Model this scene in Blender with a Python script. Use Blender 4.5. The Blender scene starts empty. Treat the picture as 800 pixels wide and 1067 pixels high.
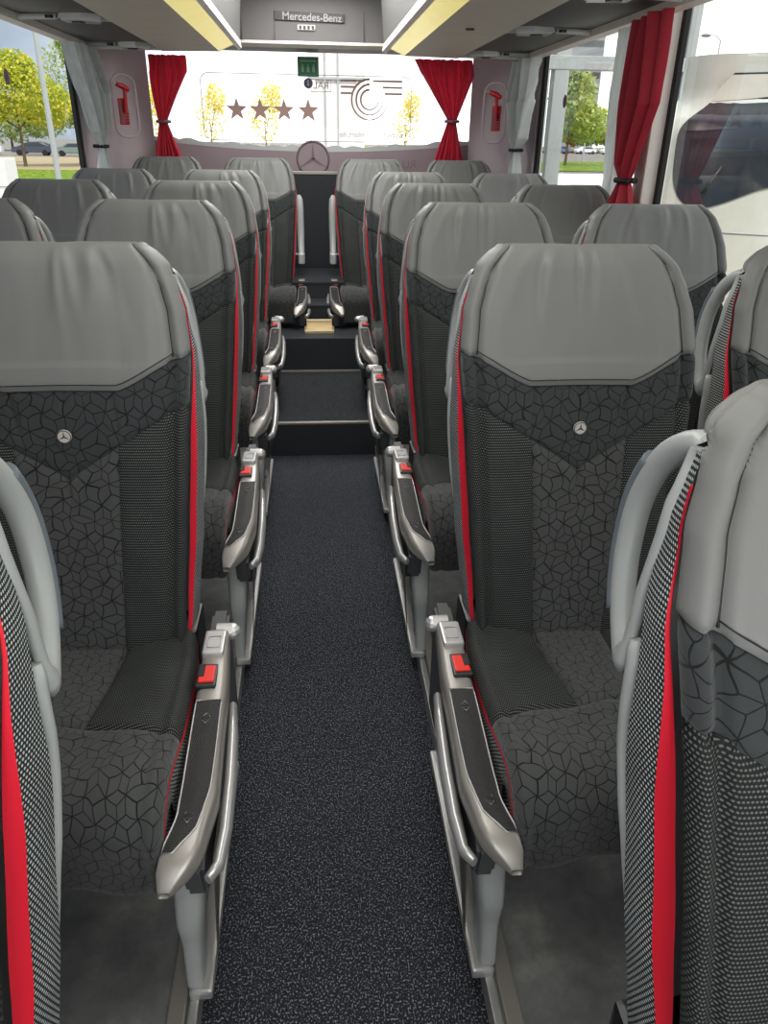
import bpy, bmesh, math, random
from mathutils import Vector, Matrix
random.seed(7)
PI = math.pi
scn = bpy.context.scene
COL = scn.collection

# ------------------------------------------------------------------ materials
class NT:
    def __init__(s, name):
        s.m = bpy.data.materials.new(name); s.m.use_nodes = True
        s.t = s.m.node_tree; s.n = s.t.nodes; s.l = s.t.links
        s.n.clear()
        s.out = s.n.new('ShaderNodeOutputMaterial')
    def put(s, sock, v):
        if isinstance(v, bpy.types.NodeSocket): s.l.new(v, sock)
        elif v is not None:
            if isinstance(v, (tuple, list)) and len(v) == 3 and sock.type == 'RGBA': v = (*v, 1)
            sock.default_value = v
    def math(s, op, a, b=None, c=None, clamp=False):
        n = s.n.new('ShaderNodeMath'); n.operation = op; n.use_clamp = clamp
        s.put(n.inputs[0], a)
        if b is not None: s.put(n.inputs[1], b)
        if c is not None: s.put(n.inputs[2], c)
        return n.outputs[0]
    def mix(s, f, a, b):
        n = s.n.new('ShaderNodeMix'); n.data_type = 'RGBA'
        s.put(n.inputs[0], f); s.put(n.inputs[6], a); s.put(n.inputs[7], b)
        return n.outputs[2]
    def uv(s):
        return s.n.new('ShaderNodeTexCoord').outputs['UV']
    def obj(s):
        return s.n.new('ShaderNodeTexCoord').outputs['Object']
    def gen(s):
        return s.n.new('ShaderNodeNewGeometry').outputs['Position']
    def sep(s, v):
        n = s.n.new('ShaderNodeSeparateXYZ'); s.put(n.inputs[0], v); return n.outputs
    def vmul(s, v, k):
        n = s.n.new('ShaderNodeVectorMath'); n.operation = 'MULTIPLY'; s.put(n.inputs[0], v); n.inputs[1].default_value = k; return n.outputs[0]
    def vadd(s, a, b):
        n = s.n.new('ShaderNodeVectorMath'); n.operation = 'ADD'; s.put(n.inputs[0], a); s.put(n.inputs[1], b); return n.outputs[0]
    def noise(s, v, scale, detail=3, rough=.5):
        n = s.n.new('ShaderNodeTexNoise'); s.put(n.inputs['Vector'], v)
        n.inputs['Scale'].default_value = scale; n.inputs['Detail'].default_value = detail; n.inputs['Roughness'].default_value = rough
        return n.outputs
    def ramp(s, f, stops):
        n = s.n.new('ShaderNodeValToRGB'); s.put(n.inputs[0], f)
        e = n.color_ramp.elements
        while len(e) < len(stops): e.new(.5)
        for el, (p, c) in zip(e, stops):
            el.position = p; el.color = (*c, 1) if len(c) == 3 else c
        return n.outputs[0]
    def bump(s, h, strength=.3, dist=.002):
        n = s.n.new('ShaderNodeBump'); s.put(n.inputs['Height'], h)
        n.inputs['Strength'].default_value = strength; n.inputs['Distance'].default_value = dist
        return n.outputs[0]
    def bsdf(s, col, rough=.6, metal=0., normal=None, spec=None, sheen=0, coat=0, emit=None, es=0):
        n = s.n.new('ShaderNodeBsdfPrincipled')
        s.put(n.inputs['Base Color'], col); s.put(n.inputs['Roughness'], rough); s.put(n.inputs['Metallic'], metal)
        if normal is not None: s.put(n.inputs['Normal'], normal)
        if spec is not None: n.inputs['Specular IOR Level'].default_value = spec
        if sheen: n.inputs['Sheen Weight'].default_value = sheen
        if coat: n.inputs['Coat Weight'].default_value = coat; n.inputs['Coat Roughness'].default_value = .1
        if emit: s.put(n.inputs['Emission Color'], emit); n.inputs['Emission Strength'].default_value = es
        return n.outputs[0]
    def done(s, sh):
        s.l.new(sh, s.out.inputs[0]); return s.m

def sr(r, g, b):
    f = lambda c: ((c/255)/12.92 if c/255 <= .04045 else ((c/255+.055)/1.055)**2.4)
    return (f(r), f(g), f(b))

def plain(name, c, rough=.55, metal=0, var=.08, **k):
    n = NT(name)
    nz = n.noise(n.obj(), 9, 3)[0]
    col = n.mix(nz, tuple(x*(1-var) for x in c), tuple(min(1, x*(1+var)) for x in c))
    return n.done(n.bsdf(col, rough, metal, **k))

def starmat(name, base, line, a=.036, lw=.00115):
    """dark fabric printed with a net of irregular star and kite lines"""
    n = NT(name)
    uv = n.uv()
    w = n.noise(uv, 24, 0)[1]
    n2 = n.n.new('ShaderNodeVectorMath'); n2.operation = 'SUBTRACT'; n.l.new(w, n2.inputs[0]); n2.inputs[1].default_value = (.5, .5, .5)
    p = n.vadd(uv, n.vmul(n2.outputs[0], (.026, .026, 0)))
    x, y, _ = n.sep(p)
    best = None
    for ang in (30, 90, 150):
        dx, dy = math.cos(math.radians(ang)), math.sin(math.radians(ang))
        nx, ny = -dy, dx
        q = n.math('ADD', n.math('MULTIPLY', x, nx/(a/2)), n.math('MULTIPLY', y, ny/(a/2)))
        i = n.math('ROUND', q)
        dist = n.math('ABSOLUTE', n.math('SUBTRACT', q, i))
        par = n.math('MULTIPLY', n.math('PINGPONG', i, 1.0), .5)
        t = n.math('ADD', n.math('ADD', n.math('MULTIPLY', x, dx/(a*3**.5)), n.math('MULTIPLY', y, dy/(a*3**.5))), par)
        g = n.math('ABSOLUTE', n.math('SUBTRACT', t, n.math('ROUND', t)))
        seg = n.math('LESS_THAN', g, 1/3+.01)
        li = n.math('SUBTRACT', 1, n.math('DIVIDE', dist, lw/(a/2)), clamp=True)
        li = n.math('MULTIPLY', n.math('MULTIPLY', li, 2.2, clamp=True), seg)
        best = li if best is None else n.math('MAXIMUM', best, li)
    nz = n.noise(uv, 14, 2)[0]
    b2 = n.mix(nz, tuple(c*.75 for c in base), tuple(c*1.25 for c in base))
    fine = n.noise(uv, 900, 1)[0]
    b3 = n.mix(n.math('MULTIPLY', fine, .35), b2, tuple(c*2 for c in base))
    col = n.mix(best, b3, line)
    h = n.math('ADD', n.math('MULTIPLY', best, -1), n.math('MULTIPLY', fine, .25))
    return n.done(n.bsdf(col, .85, normal=n.bump(h, .5, .0012), spec=.25, sheen=.15))

def wovenmat(name, base, dot, pu=.0040, pv=.0047, eu=1.5, ev=3.2, k=1.0, rough=.8):
    """woven cloth with staggered rows of light dashes"""
    n = NT(name)
    x, y, _ = n.sep(n.uv())
    v = n.math('DIVIDE', y, pv); row = n.math('FLOOR', v)
    u = n.math('ADD', n.math('DIVIDE', x, pu), n.math('MULTIPLY', row, .5))
    du = n.math('SUBTRACT', n.math('FRACT', u), .5); dv = n.math('SUBTRACT', n.math('FRACT', v), .5)
    r2 = n.math('ADD', n.math('MULTIPLY', n.math('MULTIPLY', du, du), eu*4), n.math('MULTIPLY', n.math('MULTIPLY', dv, dv), ev*4))
    m = n.math('SUBTRACT', 1, r2, clamp=True)
    m = n.math('MULTIPLY', m, k*1.6, clamp=True)
    nz = n.noise(n.uv(), 12, 2)[0]
    d2 = n.mix(nz, tuple(c*.6 for c in dot), tuple(min(1, c*1.3) for c in dot))
    col = n.mix(m, base, d2)
    return n.done(n.bsdf(col, rough, normal=n.bump(m, .7, .0012), spec=.3))

def leathermat(name, c):
    n = NT(name)
    p = n.vmul(n.uv(), (17, 2.0, 1))
    w = n.noise(p, 1.0, 1, .4)[0]
    w = n.math('POWER', w, 2.0)
    g = n.noise(n.uv(), 420, 2)[0]
    h = n.math('ADD', n.math('MULTIPLY', w, 1.0), n.math('MULTIPLY', g, .012))
    col = n.mix(n.noise(n.uv(), 7, 2)[0], tuple(x*.9 for x in c), tuple(x*1.08 for x in c))
    return n.done(n.bsdf(col, .5, normal=n.bump(h, .55, .012), spec=.35))

def carpetmat(name, base, fleck, dens=.62, scale=330):
    n = NT(name)
    p = n.gen()
    a = n.noise(n.vmul(p, (1, .75, 1)), scale, 1)[0]
    f = n.ramp(a, [(dens-.06, (0, 0, 0)), (dens+.05, (1, 1, 1))])
    b = n.noise(p, 3, 2)[0]
    bc = n.mix(b, tuple(c*.8 for c in base), tuple(c*1.25 for c in base))
    col = n.mix(f, bc, fleck)
    big = n.noise(p, 160, 2)[0]
    return n.done(n.bsdf(col, .95, normal=n.bump(n.math('ADD', a, big), .8, .004), spec=.1))

def vinylmat(name):
    n = NT(name); p = n.gen()
    a = n.noise(p, 6, 5, .65)[0]
    col = n.ramp(a, [(.3, sr(74, 76, 76)), (.55, sr(108, 110, 108)), (.75, sr(146, 146, 138))])
    return n.done(n.bsdf(col, .6, normal=n.bump(a, .1, .002), spec=.3))

def glassmat(name, tint, refl=.06, haze=0):
    n = NT(name)
    tr = n.n.new('ShaderNodeBsdfTransparent'); tr.inputs[0].default_value = (*tint, 1)
    gl = n.n.new('ShaderNodeBsdfGlossy'); gl.inputs['Roughness'].default_value = .02; gl.inputs[0].default_value = (1, 1, 1, 1)
    mx = n.n.new('ShaderNodeMixShader')
    fr = n.n.new('ShaderNodeFresnel'); fr.inputs[0].default_value = 1.12
    nz = n.noise(n.obj(), 1.5, 2)[0]
    f = n.math('ADD', n.math('MULTIPLY', fr.outputs[0], .16), n.math('MULTIPLY', nz, refl*.6), clamp=True)
    n.l.new(f, mx.inputs[0]); n.l.new(tr.outputs[0], mx.inputs[1]); n.l.new(gl.outputs[0], mx.inputs[2])
    return n.done(mx.outputs[0])

def clothmat(name, c, trans=.4, stripes=None):
    n = NT(name)
    w = n.noise(n.vmul(n.obj(), (30, 30, 4)), 1, 2)[0]
    col = n.mix(w, tuple(x*.75 for x in c), tuple(min(1, x*1.2) for x in c))
    b = n.bsdf(col, .7, normal=n.bump(w, .3, .006), sheen=.2)
    t = n.n.new('ShaderNodeBsdfTranslucent'); n.put(t.inputs[0], col)
    mx = n.n.new('ShaderNodeMixShader'); mx.inputs[0].default_value = trans
    n.l.new(b, mx.inputs[1]); n.l.new(t.outputs[0], mx.inputs[2])
    return n.done(mx.outputs[0])

def leafmat(name, c1, c2):
    n = NT(name)
    f = n.noise(n.obj(), 1.3, 3)[0]
    col = n.mix(n.ramp(f, [(.35, (0, 0, 0)), (.65, (1, 1, 1))]), c1, c2)
    b = n.bsdf(col, .6)
    t = n.n.new('ShaderNodeBsdfTranslucent'); n.put(t.inputs[0], col)
    mx = n.n.new('ShaderNodeMixShader'); mx.inputs[0].default_value = .4
    n.l.new(b, mx.inputs[1]); n.l.new(t.outputs[0], mx.inputs[2])
    return n.done(mx.outputs[0])

M = {}
M['leather'] = leathermat('grey_leather', sr(108, 109, 107))
M['leather_b'] = leathermat('grey_leather_bead', sr(150, 152, 149))
M['star'] = starmat('star_print_cloth', sr(43, 46, 47), sr(9, 10, 10))
M['star2'] = starmat('star_print_cloth_light', sr(56, 58, 57), sr(13, 13, 13))
M['woven'] = wovenmat('woven_cloth', sr(18, 19, 20), sr(92, 97, 93))
M['gusset'] = wovenmat('knit_gusset', sr(34, 36, 38), sr(186, 192, 190), .0066, .0048, 1.8, 2.2, 1.0)
M['red'] = plain('red_piping', sr(206, 16, 42), .6)
M['shell'] = plain('grey_plastic', sr(150, 154, 152), .4)
M['shell_d'] = plain('dark_grey_plastic', sr(58, 60, 62), .5)
M['grip'] = wovenmat('grip_texture', sr(92, 100, 106), sr(140, 150, 156), .004, .004, 2, 2, .7, .5)
M['silver'] = plain('silver_paint', sr(146, 142, 136), .36, .45)
M['silver_l'] = plain('light_silver', sr(180, 180, 179), .32, .6)
M['black'] = plain('black_plastic', sr(22, 22, 23), .4)
M['blackrub'] = plain('black_rubber', sr(14, 14, 15), .7)
M['padmat'] = wovenmat('armrest_grip', sr(30, 30, 31), sr(62, 62, 61), .003, .003, 2, 2, .7, .5)
M['btn'] = plain('red_button', sr(214, 40, 26), .35)
M['chrome'] = plain('chrome', sr(216, 212, 204), .3, .4)
M['carpet'] = carpetmat('aisle_carpet', sr(36, 38, 43), sr(122, 126, 134))
M['carpet2'] = carpetmat('step_carpet', sr(36, 38, 40), sr(84, 86, 90), .62)
M['vinyl'] = vinylmat('dark_vinyl')
M['navy'] = plain('dark_navy_panel', sr(27, 30, 35), .6)
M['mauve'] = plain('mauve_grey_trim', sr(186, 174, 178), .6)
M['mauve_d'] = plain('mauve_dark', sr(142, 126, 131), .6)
M['mauve_dd'] = plain('mauve_darker', sr(108, 94, 98), .6)
M['beige'] = plain('rack_beige', sr(214, 208, 192), .5)
M['channel'] = plain('rack_dark', sr(78, 78, 76), .55)
M['mauve_g'] = plain('mauve_ghost', sr(124, 109, 114), .6)
M['greyp'] = plain('console_grey', sr(104, 102, 102), .5)
M['trimw'] = plain('pale_trim', sr(222, 216, 206), .4)
M['gold'] = plain('warm_metal', sr(214, 196, 160), .3, .7)
M['ceil'] = plain('ceiling_cloth', sr(200, 198, 192), .8)
M['redc'] = clothmat('red_curtain', sr(200, 34, 58), .40)
M['redc2'] = clothmat('red_curtain_front', sr(168, 30, 50), .15)
M['greyc'] = clothmat('grey_curtain', sr(206, 210, 208), .35)
M['glass'] = glassmat('side_glass', (.80, .83, .82))
M['glassr'] = glassmat('rear_glass', (.97, .96, .96), .03)
M['redp'] = plain('red_plastic', sr(196, 30, 40), .4)
M['sticker'] = plain('tan_sticker', sr(172, 140, 128), .6)
M['green'] = plain('green_sticker', sr(40, 118, 74), .5)
M['greenl'] = plain('pale_green_print', sr(120, 180, 140), .5)
M['blue'] = plain('navy_sticker', sr(48, 54, 92), .5)
M['tint'] = plain('faint_print', sr(176, 164, 164), .5)
M['text'] = plain('display_text', sr(150, 150, 150), .4, emit=sr(226, 226, 224), es=.03)
M['purple'] = plain('purple_sticker', sr(92, 40, 84), .5)
M['yellow_strip'] = plain('yellow_glossy_strip', sr(236, 226, 150), .25, .2, emit=sr(240, 224, 130), es=.6)  # glow stands in for the bright reflection on the glossy strip
M['white'] = plain('white_paint', sr(236, 234, 230), .5)
M['whiteb'] = plain('coach_white', sr(206, 204, 190), .3, coat=.5)
M['steel'] = plain('facade_grey', sr(176, 180, 178), .45, .1)
M['asph'] = carpetmat('asphalt', sr(132, 128, 122), sr(150, 146, 140), .6, 8)
M['tan'] = plain('tan_gravel', sr(168, 150, 118), .9)
M['grass'] = carpetmat('grass_green', sr(92, 118, 30), sr(140, 160, 60), .55, 3)
M['leafy'] = leafmat('leaves_yellow', sr(158, 176, 44), sr(236, 226, 96))
M['leafg'] = leafmat('leaves_green', sr(136, 164, 84), sr(214, 220, 150))
M['leafp'] = leafmat('leaves_overexposed', sr(236, 222, 96), sr(250, 244, 170))  # overexposed glare of the rear view put into the leaf colour
M['bark'] = plain('bark', sr(96, 84, 66), .9)
M['cglass'] = plain('car_glass', sr(60, 70, 78), .15)
M['tyre'] = plain('tyre', sr(30, 30, 31), .8)
for k, c in dict(c_white=(236, 238, 240), c_dark=(70, 76, 92), c_green=(120, 138, 136), c_grey=(150, 152, 156), c_blue=(100, 120, 150)).items():
    M[k] = plain('car_paint_'+k[2:], sr(*c), .3, coat=.4)
M['concrete'] = plain('concrete', sr(150, 152, 158), .8)
M['dwin'] = plain('dark_window', sr(40, 46, 52), .05)

# ------------------------------------------------------------------ mesh helpers
def link(o, parent=None):
    COL.objects.link(o)
    if parent: o.parent = parent
    return o
class MB:
    def __init__(s): s.bm = bmesh.new(); s.uv = s.bm.loops.layers.uv.new('UVMap')
    def grid(s, fn, nu, nv, flip=False, uvfn=None):
        vs = [[s.bm.verts.new(fn(i/nu, j/nv)) for i in range(nu+1)] for j in range(nv+1)]
        for j in range(nv):
            for i in range(nu):
                q = [(i, j), (i+1, j), (i+1, j+1), (i, j+1)]
                if flip: q.reverse()
                try: f = s.bm.faces.new([vs[b][a] for a, b in q])
                except ValueError: continue
                f.smooth = True
                for lp, (a, b) in zip(f.loops, q):
                    if uvfn: lp[s.uv].uv = uvfn(a/nu, b/nv)
        return s
    def box(s, x0, x1, y0, y1, z0, z1, bev=0, smooth=False):
        g = bmesh.ops.create_cube(s.bm, size=1)['verts']
        for v in g: v.co = Vector(((x0+x1)/2+v.co.x*(x1-x0), (y0+y1)/2+v.co.y*(y1-y0), (z0+z1)/2+v.co.z*(z1-z0)))
        if bev:
            es = {e for v in g for e in v.link_edges}
            r = bmesh.ops.bevel(s.bm, geom=list(es), offset=bev, segments=2, affect='EDGES', profile=.6)
        return s
    def prism(s, poly, axis, a, b, bev=0):
        """extrude polygon (list of 2-tuples) along axis 'x','y','z' between a and b"""
        def P(p, t):
            return {'x': (t, p[0], p[1]), 'y': (p[0], t, p[1]), 'z': (p[0], p[1], t)}[axis]
        A = [s.bm.verts.new(P(p, a)) for p in poly]; B = [s.bm.verts.new(P(p, b)) for p in poly]
        n = len(poly); fs = []
        fs.append(s.bm.faces.new(A)); fs.append(s.bm.faces.new(B[::-1]))
        for i in range(n): fs.append(s.bm.faces.new([A[i], B[i], B[(i+1) % n], A[(i+1) % n]]))
        if bev:
            es = {e for f in fs[:2] for e in f.edges}
            bmesh.ops.bevel(s.bm, geom=list(es), offset=bev, segments=2, affect='EDGES')
        return s
    def tube(s, pts, r, n=8, rfn=None, flat=1.0, closed=False):
        pts = [Vector(p) for p in pts]; rings = []
        m = len(pts)
        up0 = Vector((1, 0, 0))
        for i, p in enumerate(pts):
            a = pts[(i-1) % m] if (i > 0 or closed) else pts[i]; b = pts[(i+1) % m] if (i < m-1 or closed) else pts[i]
            t = (b-a)
            if t.length < 1e-9: t = Vector((0, 0, 1))
            t.normalize()
            u = up0 - t*up0.dot(t)
            if u.length < .05:
                u = Vector((0, 1, 0)) - t*t.y
            u.normalize(); w = t.cross(u)
            rr = rfn(i/(m-1)) if rfn else r
            rings.append([s.bm.verts.new(p+u*math.cos(2*PI*k/n)*rr*flat+w*math.sin(2*PI*k/n)*rr) for k in range(n)])
        for i in range(m if closed else m-1):
            A, B = rings[i], rings[(i+1) % m]
            for k in range(n):
                f = s.bm.faces.new([A[k], A[(k+1) % n], B[(k+1) % n], B[k]]); f.smooth = True
        if not closed:
            s.bm.faces.new(rings[0][::-1]); s.bm.faces.new(rings[-1])
        return s
    def cyl(s, c, r, h, axis='z', n=20, r2=None):
        m = {'z': Matrix.Identity(4), 'x': Matrix.Rotation(PI/2, 4, 'Y'), 'y': Matrix.Rotation(PI/2, 4, 'X')}[axis]
        bmesh.ops.create_cone(s.bm, cap_ends=True, segments=n, radius1=r, radius2=r if r2 is None else r2, depth=h, matrix=Matrix.Translation(c) @ m)
        return s
    def sph(s, c, r, sc=(1, 1, 1), n=12):
        bmesh.ops.create_uvsphere(s.bm, u_segments=n, v_segments=max(6, n//2), radius=r, matrix=Matrix.Translation(c) @ Matrix.Diagonal((*sc, 1)))
        return s
    def build(s, name, mat, parent=None, mirror=1, smooth=None, fixn=True):
        if mirror < 0:
            for v in s.bm.verts: v.co.x = -v.co.x
        if fixn: bmesh.ops.recalc_face_normals(s.bm, faces=s.bm.faces[:])
        elif mirror < 0: bmesh.ops.reverse_faces(s.bm, faces=s.bm.faces[:])
        if smooth is not None:
            for f in s.bm.faces: f.smooth = smooth
        me = bpy.data.meshes.new(name); s.bm.to_mesh(me); s.bm.free()
        mats = mat if isinstance(mat, (list, tuple)) else [mat]
        for m in mats: me.materials.append(m)
        if smooth:
            try: me.set_sharp_from_angle(angle=math.radians(40))
            except Exception: pass
        o = bpy.data.objects.new(name, me)
        return link(o, parent)
def tag(o, label=None, cat=None, group=None, kind=None):
    if label: o['label'] = label
    if cat: o['category'] = cat
    if group: o['group'] = group
    if kind: o['kind'] = kind
    return o
def empty(name, loc=(0, 0, 0), rz=0):
    o = bpy.data.objects.new(name, None); o.location = loc; o.rotation_euler.z = rz; o.empty_display_size = .05
    return link(o)
def copy_tree(o, parent=None):
    c = o.copy(); COL.objects.link(c)
    if parent: c.parent = parent
    for ch in list(o.children): copy_tree(ch, c)
    return c
def clamp(x, a=0., b=1.): return max(a, min(b, x))
def lerp(a, b, t): return a+(b-a)*t
def sstep(x): x = clamp(x); return x*x*(3-2*x)
def interp(tab, x):
    if x <= tab[0][0]: return tab[0][1]
    for (a, va), (b, vb) in zip(tab, tab[1:]):
        if x <= b: return lerp(va, vb, sstep((x-a)/(b-a))*.35+(x-a)/(b-a)*.65)
    return tab[-1][1]
def text_mesh(txt, size, name, mat, parent, loc, rot=(PI/2, 0, 0), flipx=False, bold=0, extr=.0004, align='CENTER', sx=1):
    cu = bpy.data.curves.new(name, 'FONT'); cu.body = txt; cu.size = size; cu.align_x = align; cu.align_y = 'CENTER'; cu.extrude = extr; cu.offset = bold
    t = bpy.data.objects.new(name, cu); COL.objects.link(t)
    dg = bpy.context.evaluated_depsgraph_get()
    me = bpy.data.meshes.new_from_object(t.evaluated_get(dg)); me.name = name
    bpy.data.objects.remove(t)
    me.transform(Matrix.Diagonal((-sx if flipx else sx, 1, 1, 1)))
    me.transform(Matrix.Translation(loc) @ Matrix.Rotation(rot[0], 4, 'X'))
    me.materials.clear(); me.materials.append(mat)
    return link(bpy.data.objects.new(name, me), parent)

# ------------------------------------------------------------------ camera
FPX = 785.0
def cam():
    cd = bpy.data.cameras.new('camera'); cd.sensor_fit = 'HORIZONTAL'; cd.sensor_width = 36; cd.lens = 36*FPX/800
    cd.clip_start = .02; cd.clip_end = 800
    o = bpy.data.objects.new('camera', cd); COL.objects.link(o)
    Y = Vector((324-400, 533.5-141, -FPX)); dx = -26.
    dy = (FPX*FPX+dx*Y.x)/Y.y
    D = Vector((dx, -dy, -FPX))
    Y.normalize(); Z = -D.normalized(); X = Y.cross(Z)
    R = Matrix((X, Y, Z))
    o.matrix_world = Matrix.Translation((-.02, 0, 1.36)) @ R.to_4x4()
    scn.camera = o
cam()

# ------------------------------------------------------------------ the seat
ZB, ZT = .43, 1.105
def tY(z):
    t = (z-.43)/.71
    return .185*t - .022*math.sin(PI*clamp(t)) 
WT = [(.40, .180), (.50, .188), (.65, .202), (.80, .213), (.95, .225), (1.03, .217), (1.07, .205), (1.10, .191), (1.125, .172), (1.16, .140)]
def redw(z): return interp([(.43, .008), (.50, .020), (.62, .032), (.78, .028), (.90, .010), (1.0, .004), (1.1, .003)], z)
def FL(z): return interp([(.43, .012), (.60, .018), (.82, .017), (.94, .004), (1.02, -.004), (1.1, -.006)], z)
def THK(z): return interp([(.43, .105), (.78, .10), (.88, .082), (.97, .074), (1.03, .068), (1.1, .062)], z)
def sec(s, zz):
    """backrest surface: s runs round the section (-1 back .. 0 front centre .. 1 back), zz up the seat"""
    a = 0.
    z = zz
    if zz > ZT:
        a = clamp((zz-ZT)/.055)*PI/2; z = ZT+.036*math.sin(a)
    w = interp(WT, min(zz, ZT+.03))
    if a: w -= .022*(1-math.cos(a))
    k = abs(s); sg = 1 if s >= 0 else -1
    bol = interp([(.43, .012), (.6, .020), (.9, .016), (1.0, .008), (1.1, .0)], zz)
    rw = redw(zz)
    thick = THK(zz)
    if k <= .6:
        t = k/.6; x = .87*w*t
        yy = -bol*sstep(t)+.011*math.exp(-((1-t)/.035)**2) - .010*math.cos(PI/2*t)*(1 if zz < .95 else .6)
    elif k <= .75:
        b = (k-.6)/.15
        x = w*(.87+.13*math.sin(b*PI/2))
        yy = -bol+.030*(1-math.cos(b*PI/2))+.011*math.exp(-(b/.22)**2)-.008*math.sin(PI*b)
    elif k <= .82:
        c = (k-.75)/.07; x = w+.45*FL(zz)*c-.002*math.sin(PI*c); yy = -bol+.030+rw*c
    elif k <= .93:
        d = (k-.82)/.11; x = w+FL(zz)*(.45+.55*d)+.002*math.sin(PI*d); yy = lerp(-bol+.030+rw, thick-.01, d)
    else:
        e = (k-.93)/.07; x = (w+FL(zz))*(1-e); yy = thick-.01+.012*math.sin(e*PI/2)
    if a:
        mid = thick*.42
        yy = mid+(yy-mid)*math.cos(a)
    return Vector((sg*x, tY(z)+yy, z))
def arcx(s, z):
    w = interp(WT, z); k = abs(s)
    v = w*.87*min(k, .6)/.6+max(0, min(k, .75)-.6)/.15*.04+max(0, min(k, .82)-.75)/.07*.012+max(0, min(k, .93)-.82)/.11*.07+max(0, k-.93)/.07*.2
    return v if s >= 0 else -v
def s_of_x(x, z):
    return .6*x/(.87*interp(WT, z))
def zseam(s):
    x = abs(s)/.6*.19
    return interp([(0, .908), (.095, .908), (.2, .960), (.26, .967)], x) if x > .095 else .908
def zyoke(s):
    x = min(abs(s)/.6*.19, .20)
    return .756+.122*x/.20
def bpatch(mb, s0, s1, z0, z1, nu, nv, off=0, dip=.0055, wr=None):
    def pos(p, q):
        zn = lerp(z0(0) if callable(z0) else z0, z1(0) if callable(z1) else z1, q)
        s = lerp(s0(zn) if callable(s0) else s0, s1(zn) if callable(s1) else s1, p)
        za = z0(s) if callable(z0) else z0; zb = z1(s) if callable(z1) else z1
        return s, lerp(za, zb, q)
    def fn(p, q):
        s, z = pos(p, q); v = sec(s, z)
        e = 1e-3
        d1 = sec(s+e, z)-sec(s-e, z) if abs(s) < .99 else Vector((0, 0, 0)); d2 = sec(s, z+e)-sec(s, z-e)
        n = d1.cross(d2)
        if n.length > 1e-9:
            n.normalize()
            dd = min((p if p < .5 else 1-p)*abs(arcx(lerp(0, 1, 1), z))*0+min(q, 1-q)*max(.02, abs((z1(s) if callable(z1) else z1)-(z0(s) if callable(z0) else z0))), 9)
            dx = min(p, 1-p)*abs(arcx(s1(z) if callable(s1) else s1, z)-arcx(s0(z) if callable(s0) else s0, z))
            dmin = min(dd, dx)
            o = off - dip*math.exp(-dmin/.0045)
            if wr: o += wr(s, z)
            v = v+n*o
        return v
    def uvf(p, q):
        s, z = pos(p, q); return (arcx(s, z), z)
    mb.grid(fn, nu, nv, uvfn=uvf)
    return mb

def wrinkle(seed):
    rnd = random.Random(seed)
    ws = [(rnd.uniform(-.13, .13), rnd.uniform(.006, .016), rnd.uniform(.0015, .0045)*rnd.choice((1, -1, 1)), rnd.uniform(-.25, .25)) for _ in range(9)]
    if seed == 3: ws += [(-.012, .0055, -.0065, .03), (.004, .009, .004, .03)]
    def f(s, z):
        x = s/.6*.19; o = 0
        top = sstep((z-.97)/.14)
        for (c, wd, am, sl) in ws:
            o += am*math.exp(-((x-c-sl*(1.12-z))/wd)**2)*top
        return o*sstep((.56-abs(s))/.08)*sstep((ZT+.045-z)/.05)
    return f

# cushion surface
CL = .40+.07*PI/2+.112
def cpath(l):
    if l <= .40:
        t = l/.40
        return .03-l, .43+.038*sstep(t)-.006*math.sin(PI*t), 0.
    l2 = l-.40
    if l2 <= .07*PI/2:
        a = l2/.07
        return -.37-.07*math.sin(a), .398+.07*math.cos(a), a
    r = l2-.07*PI/2
    return -.44+.10*r, .398-r, PI/2
def csec(s, l):
    y, z, a = cpath(l); k = abs(s); sg = 1 if s >= 0 else -1
    w = interp([(0, .198), (.1, .212), (.3, .218), (.42, .214), (.6, .205)], l)
    if k <= .6:
        t = k/.6; x = .86*w*t; o = .016*sstep((t-.35)/.5)-.006*math.exp(-((1-t)/.04)**2)
    elif k <= .75:
        b = (k-.6)/.15; x = w*(.86+.14*math.sin(b*PI/2)); o = .016-.028*(1-math.cos(b*PI/2))-.006*math.exp(-(b/.22)**2)+.006*math.sin(PI*b)
    elif k <= .80:
        c = (k-.75)/.05; x = w; o = -.012-.012*c*interp([(0, 1), (.15, 1.7), (.35, .6), (.6, .8)], l)
    else:
        d = (k-.8)/.2; x = w-.004*d; e = -.012-.012*interp([(0, 1), (.15, 1.7), (.35, .6), (.6, .8)], l); o = lerp(e, -.10, d)
    n = Vector((0, -math.sin(a), math.cos(a)))
    v = Vector((sg*x, y, z))+n*o
    if a > .3: v.y = min(v.y, -.30) if o < -.05 else v.y
    v.z = max(v.z, .278)
    return v
def cpatch(mb, s0, s1, l0, l1, nu, nv, dip=.009, off=0):
    g = lambda f, x: f(x) if callable(f) else f
    def pos(p, q):
        ln = lerp(g(l0, .3), g(l1, .3), q)
        s = lerp(g(s0, ln), g(s1, ln), p)
        return s, lerp(g(l0, s), g(l1, s), q)
    def fn(p, q):
        s, l = pos(p, q); v = csec(s, l)
        y, z, a = cpath(l)
        d = min(min(p, 1-p)*abs(g(s1, l)-g(s0, l))*.33, min(q, 1-q)*abs(g(l1, s)-g(l0, s)))
        return v+Vector((0, -math.sin(a), math.cos(a)))*(off-dip*math.exp(-d/.006))
    def uvf(p, q):
        s, l = pos(p, q); return (s*.33, l)
    return mb.grid(fn, nu, nv, uvfn=uvf)
def lborder(s):
    x = min(abs(s)/.6*.185, .2); return .265+.30*x

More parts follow.
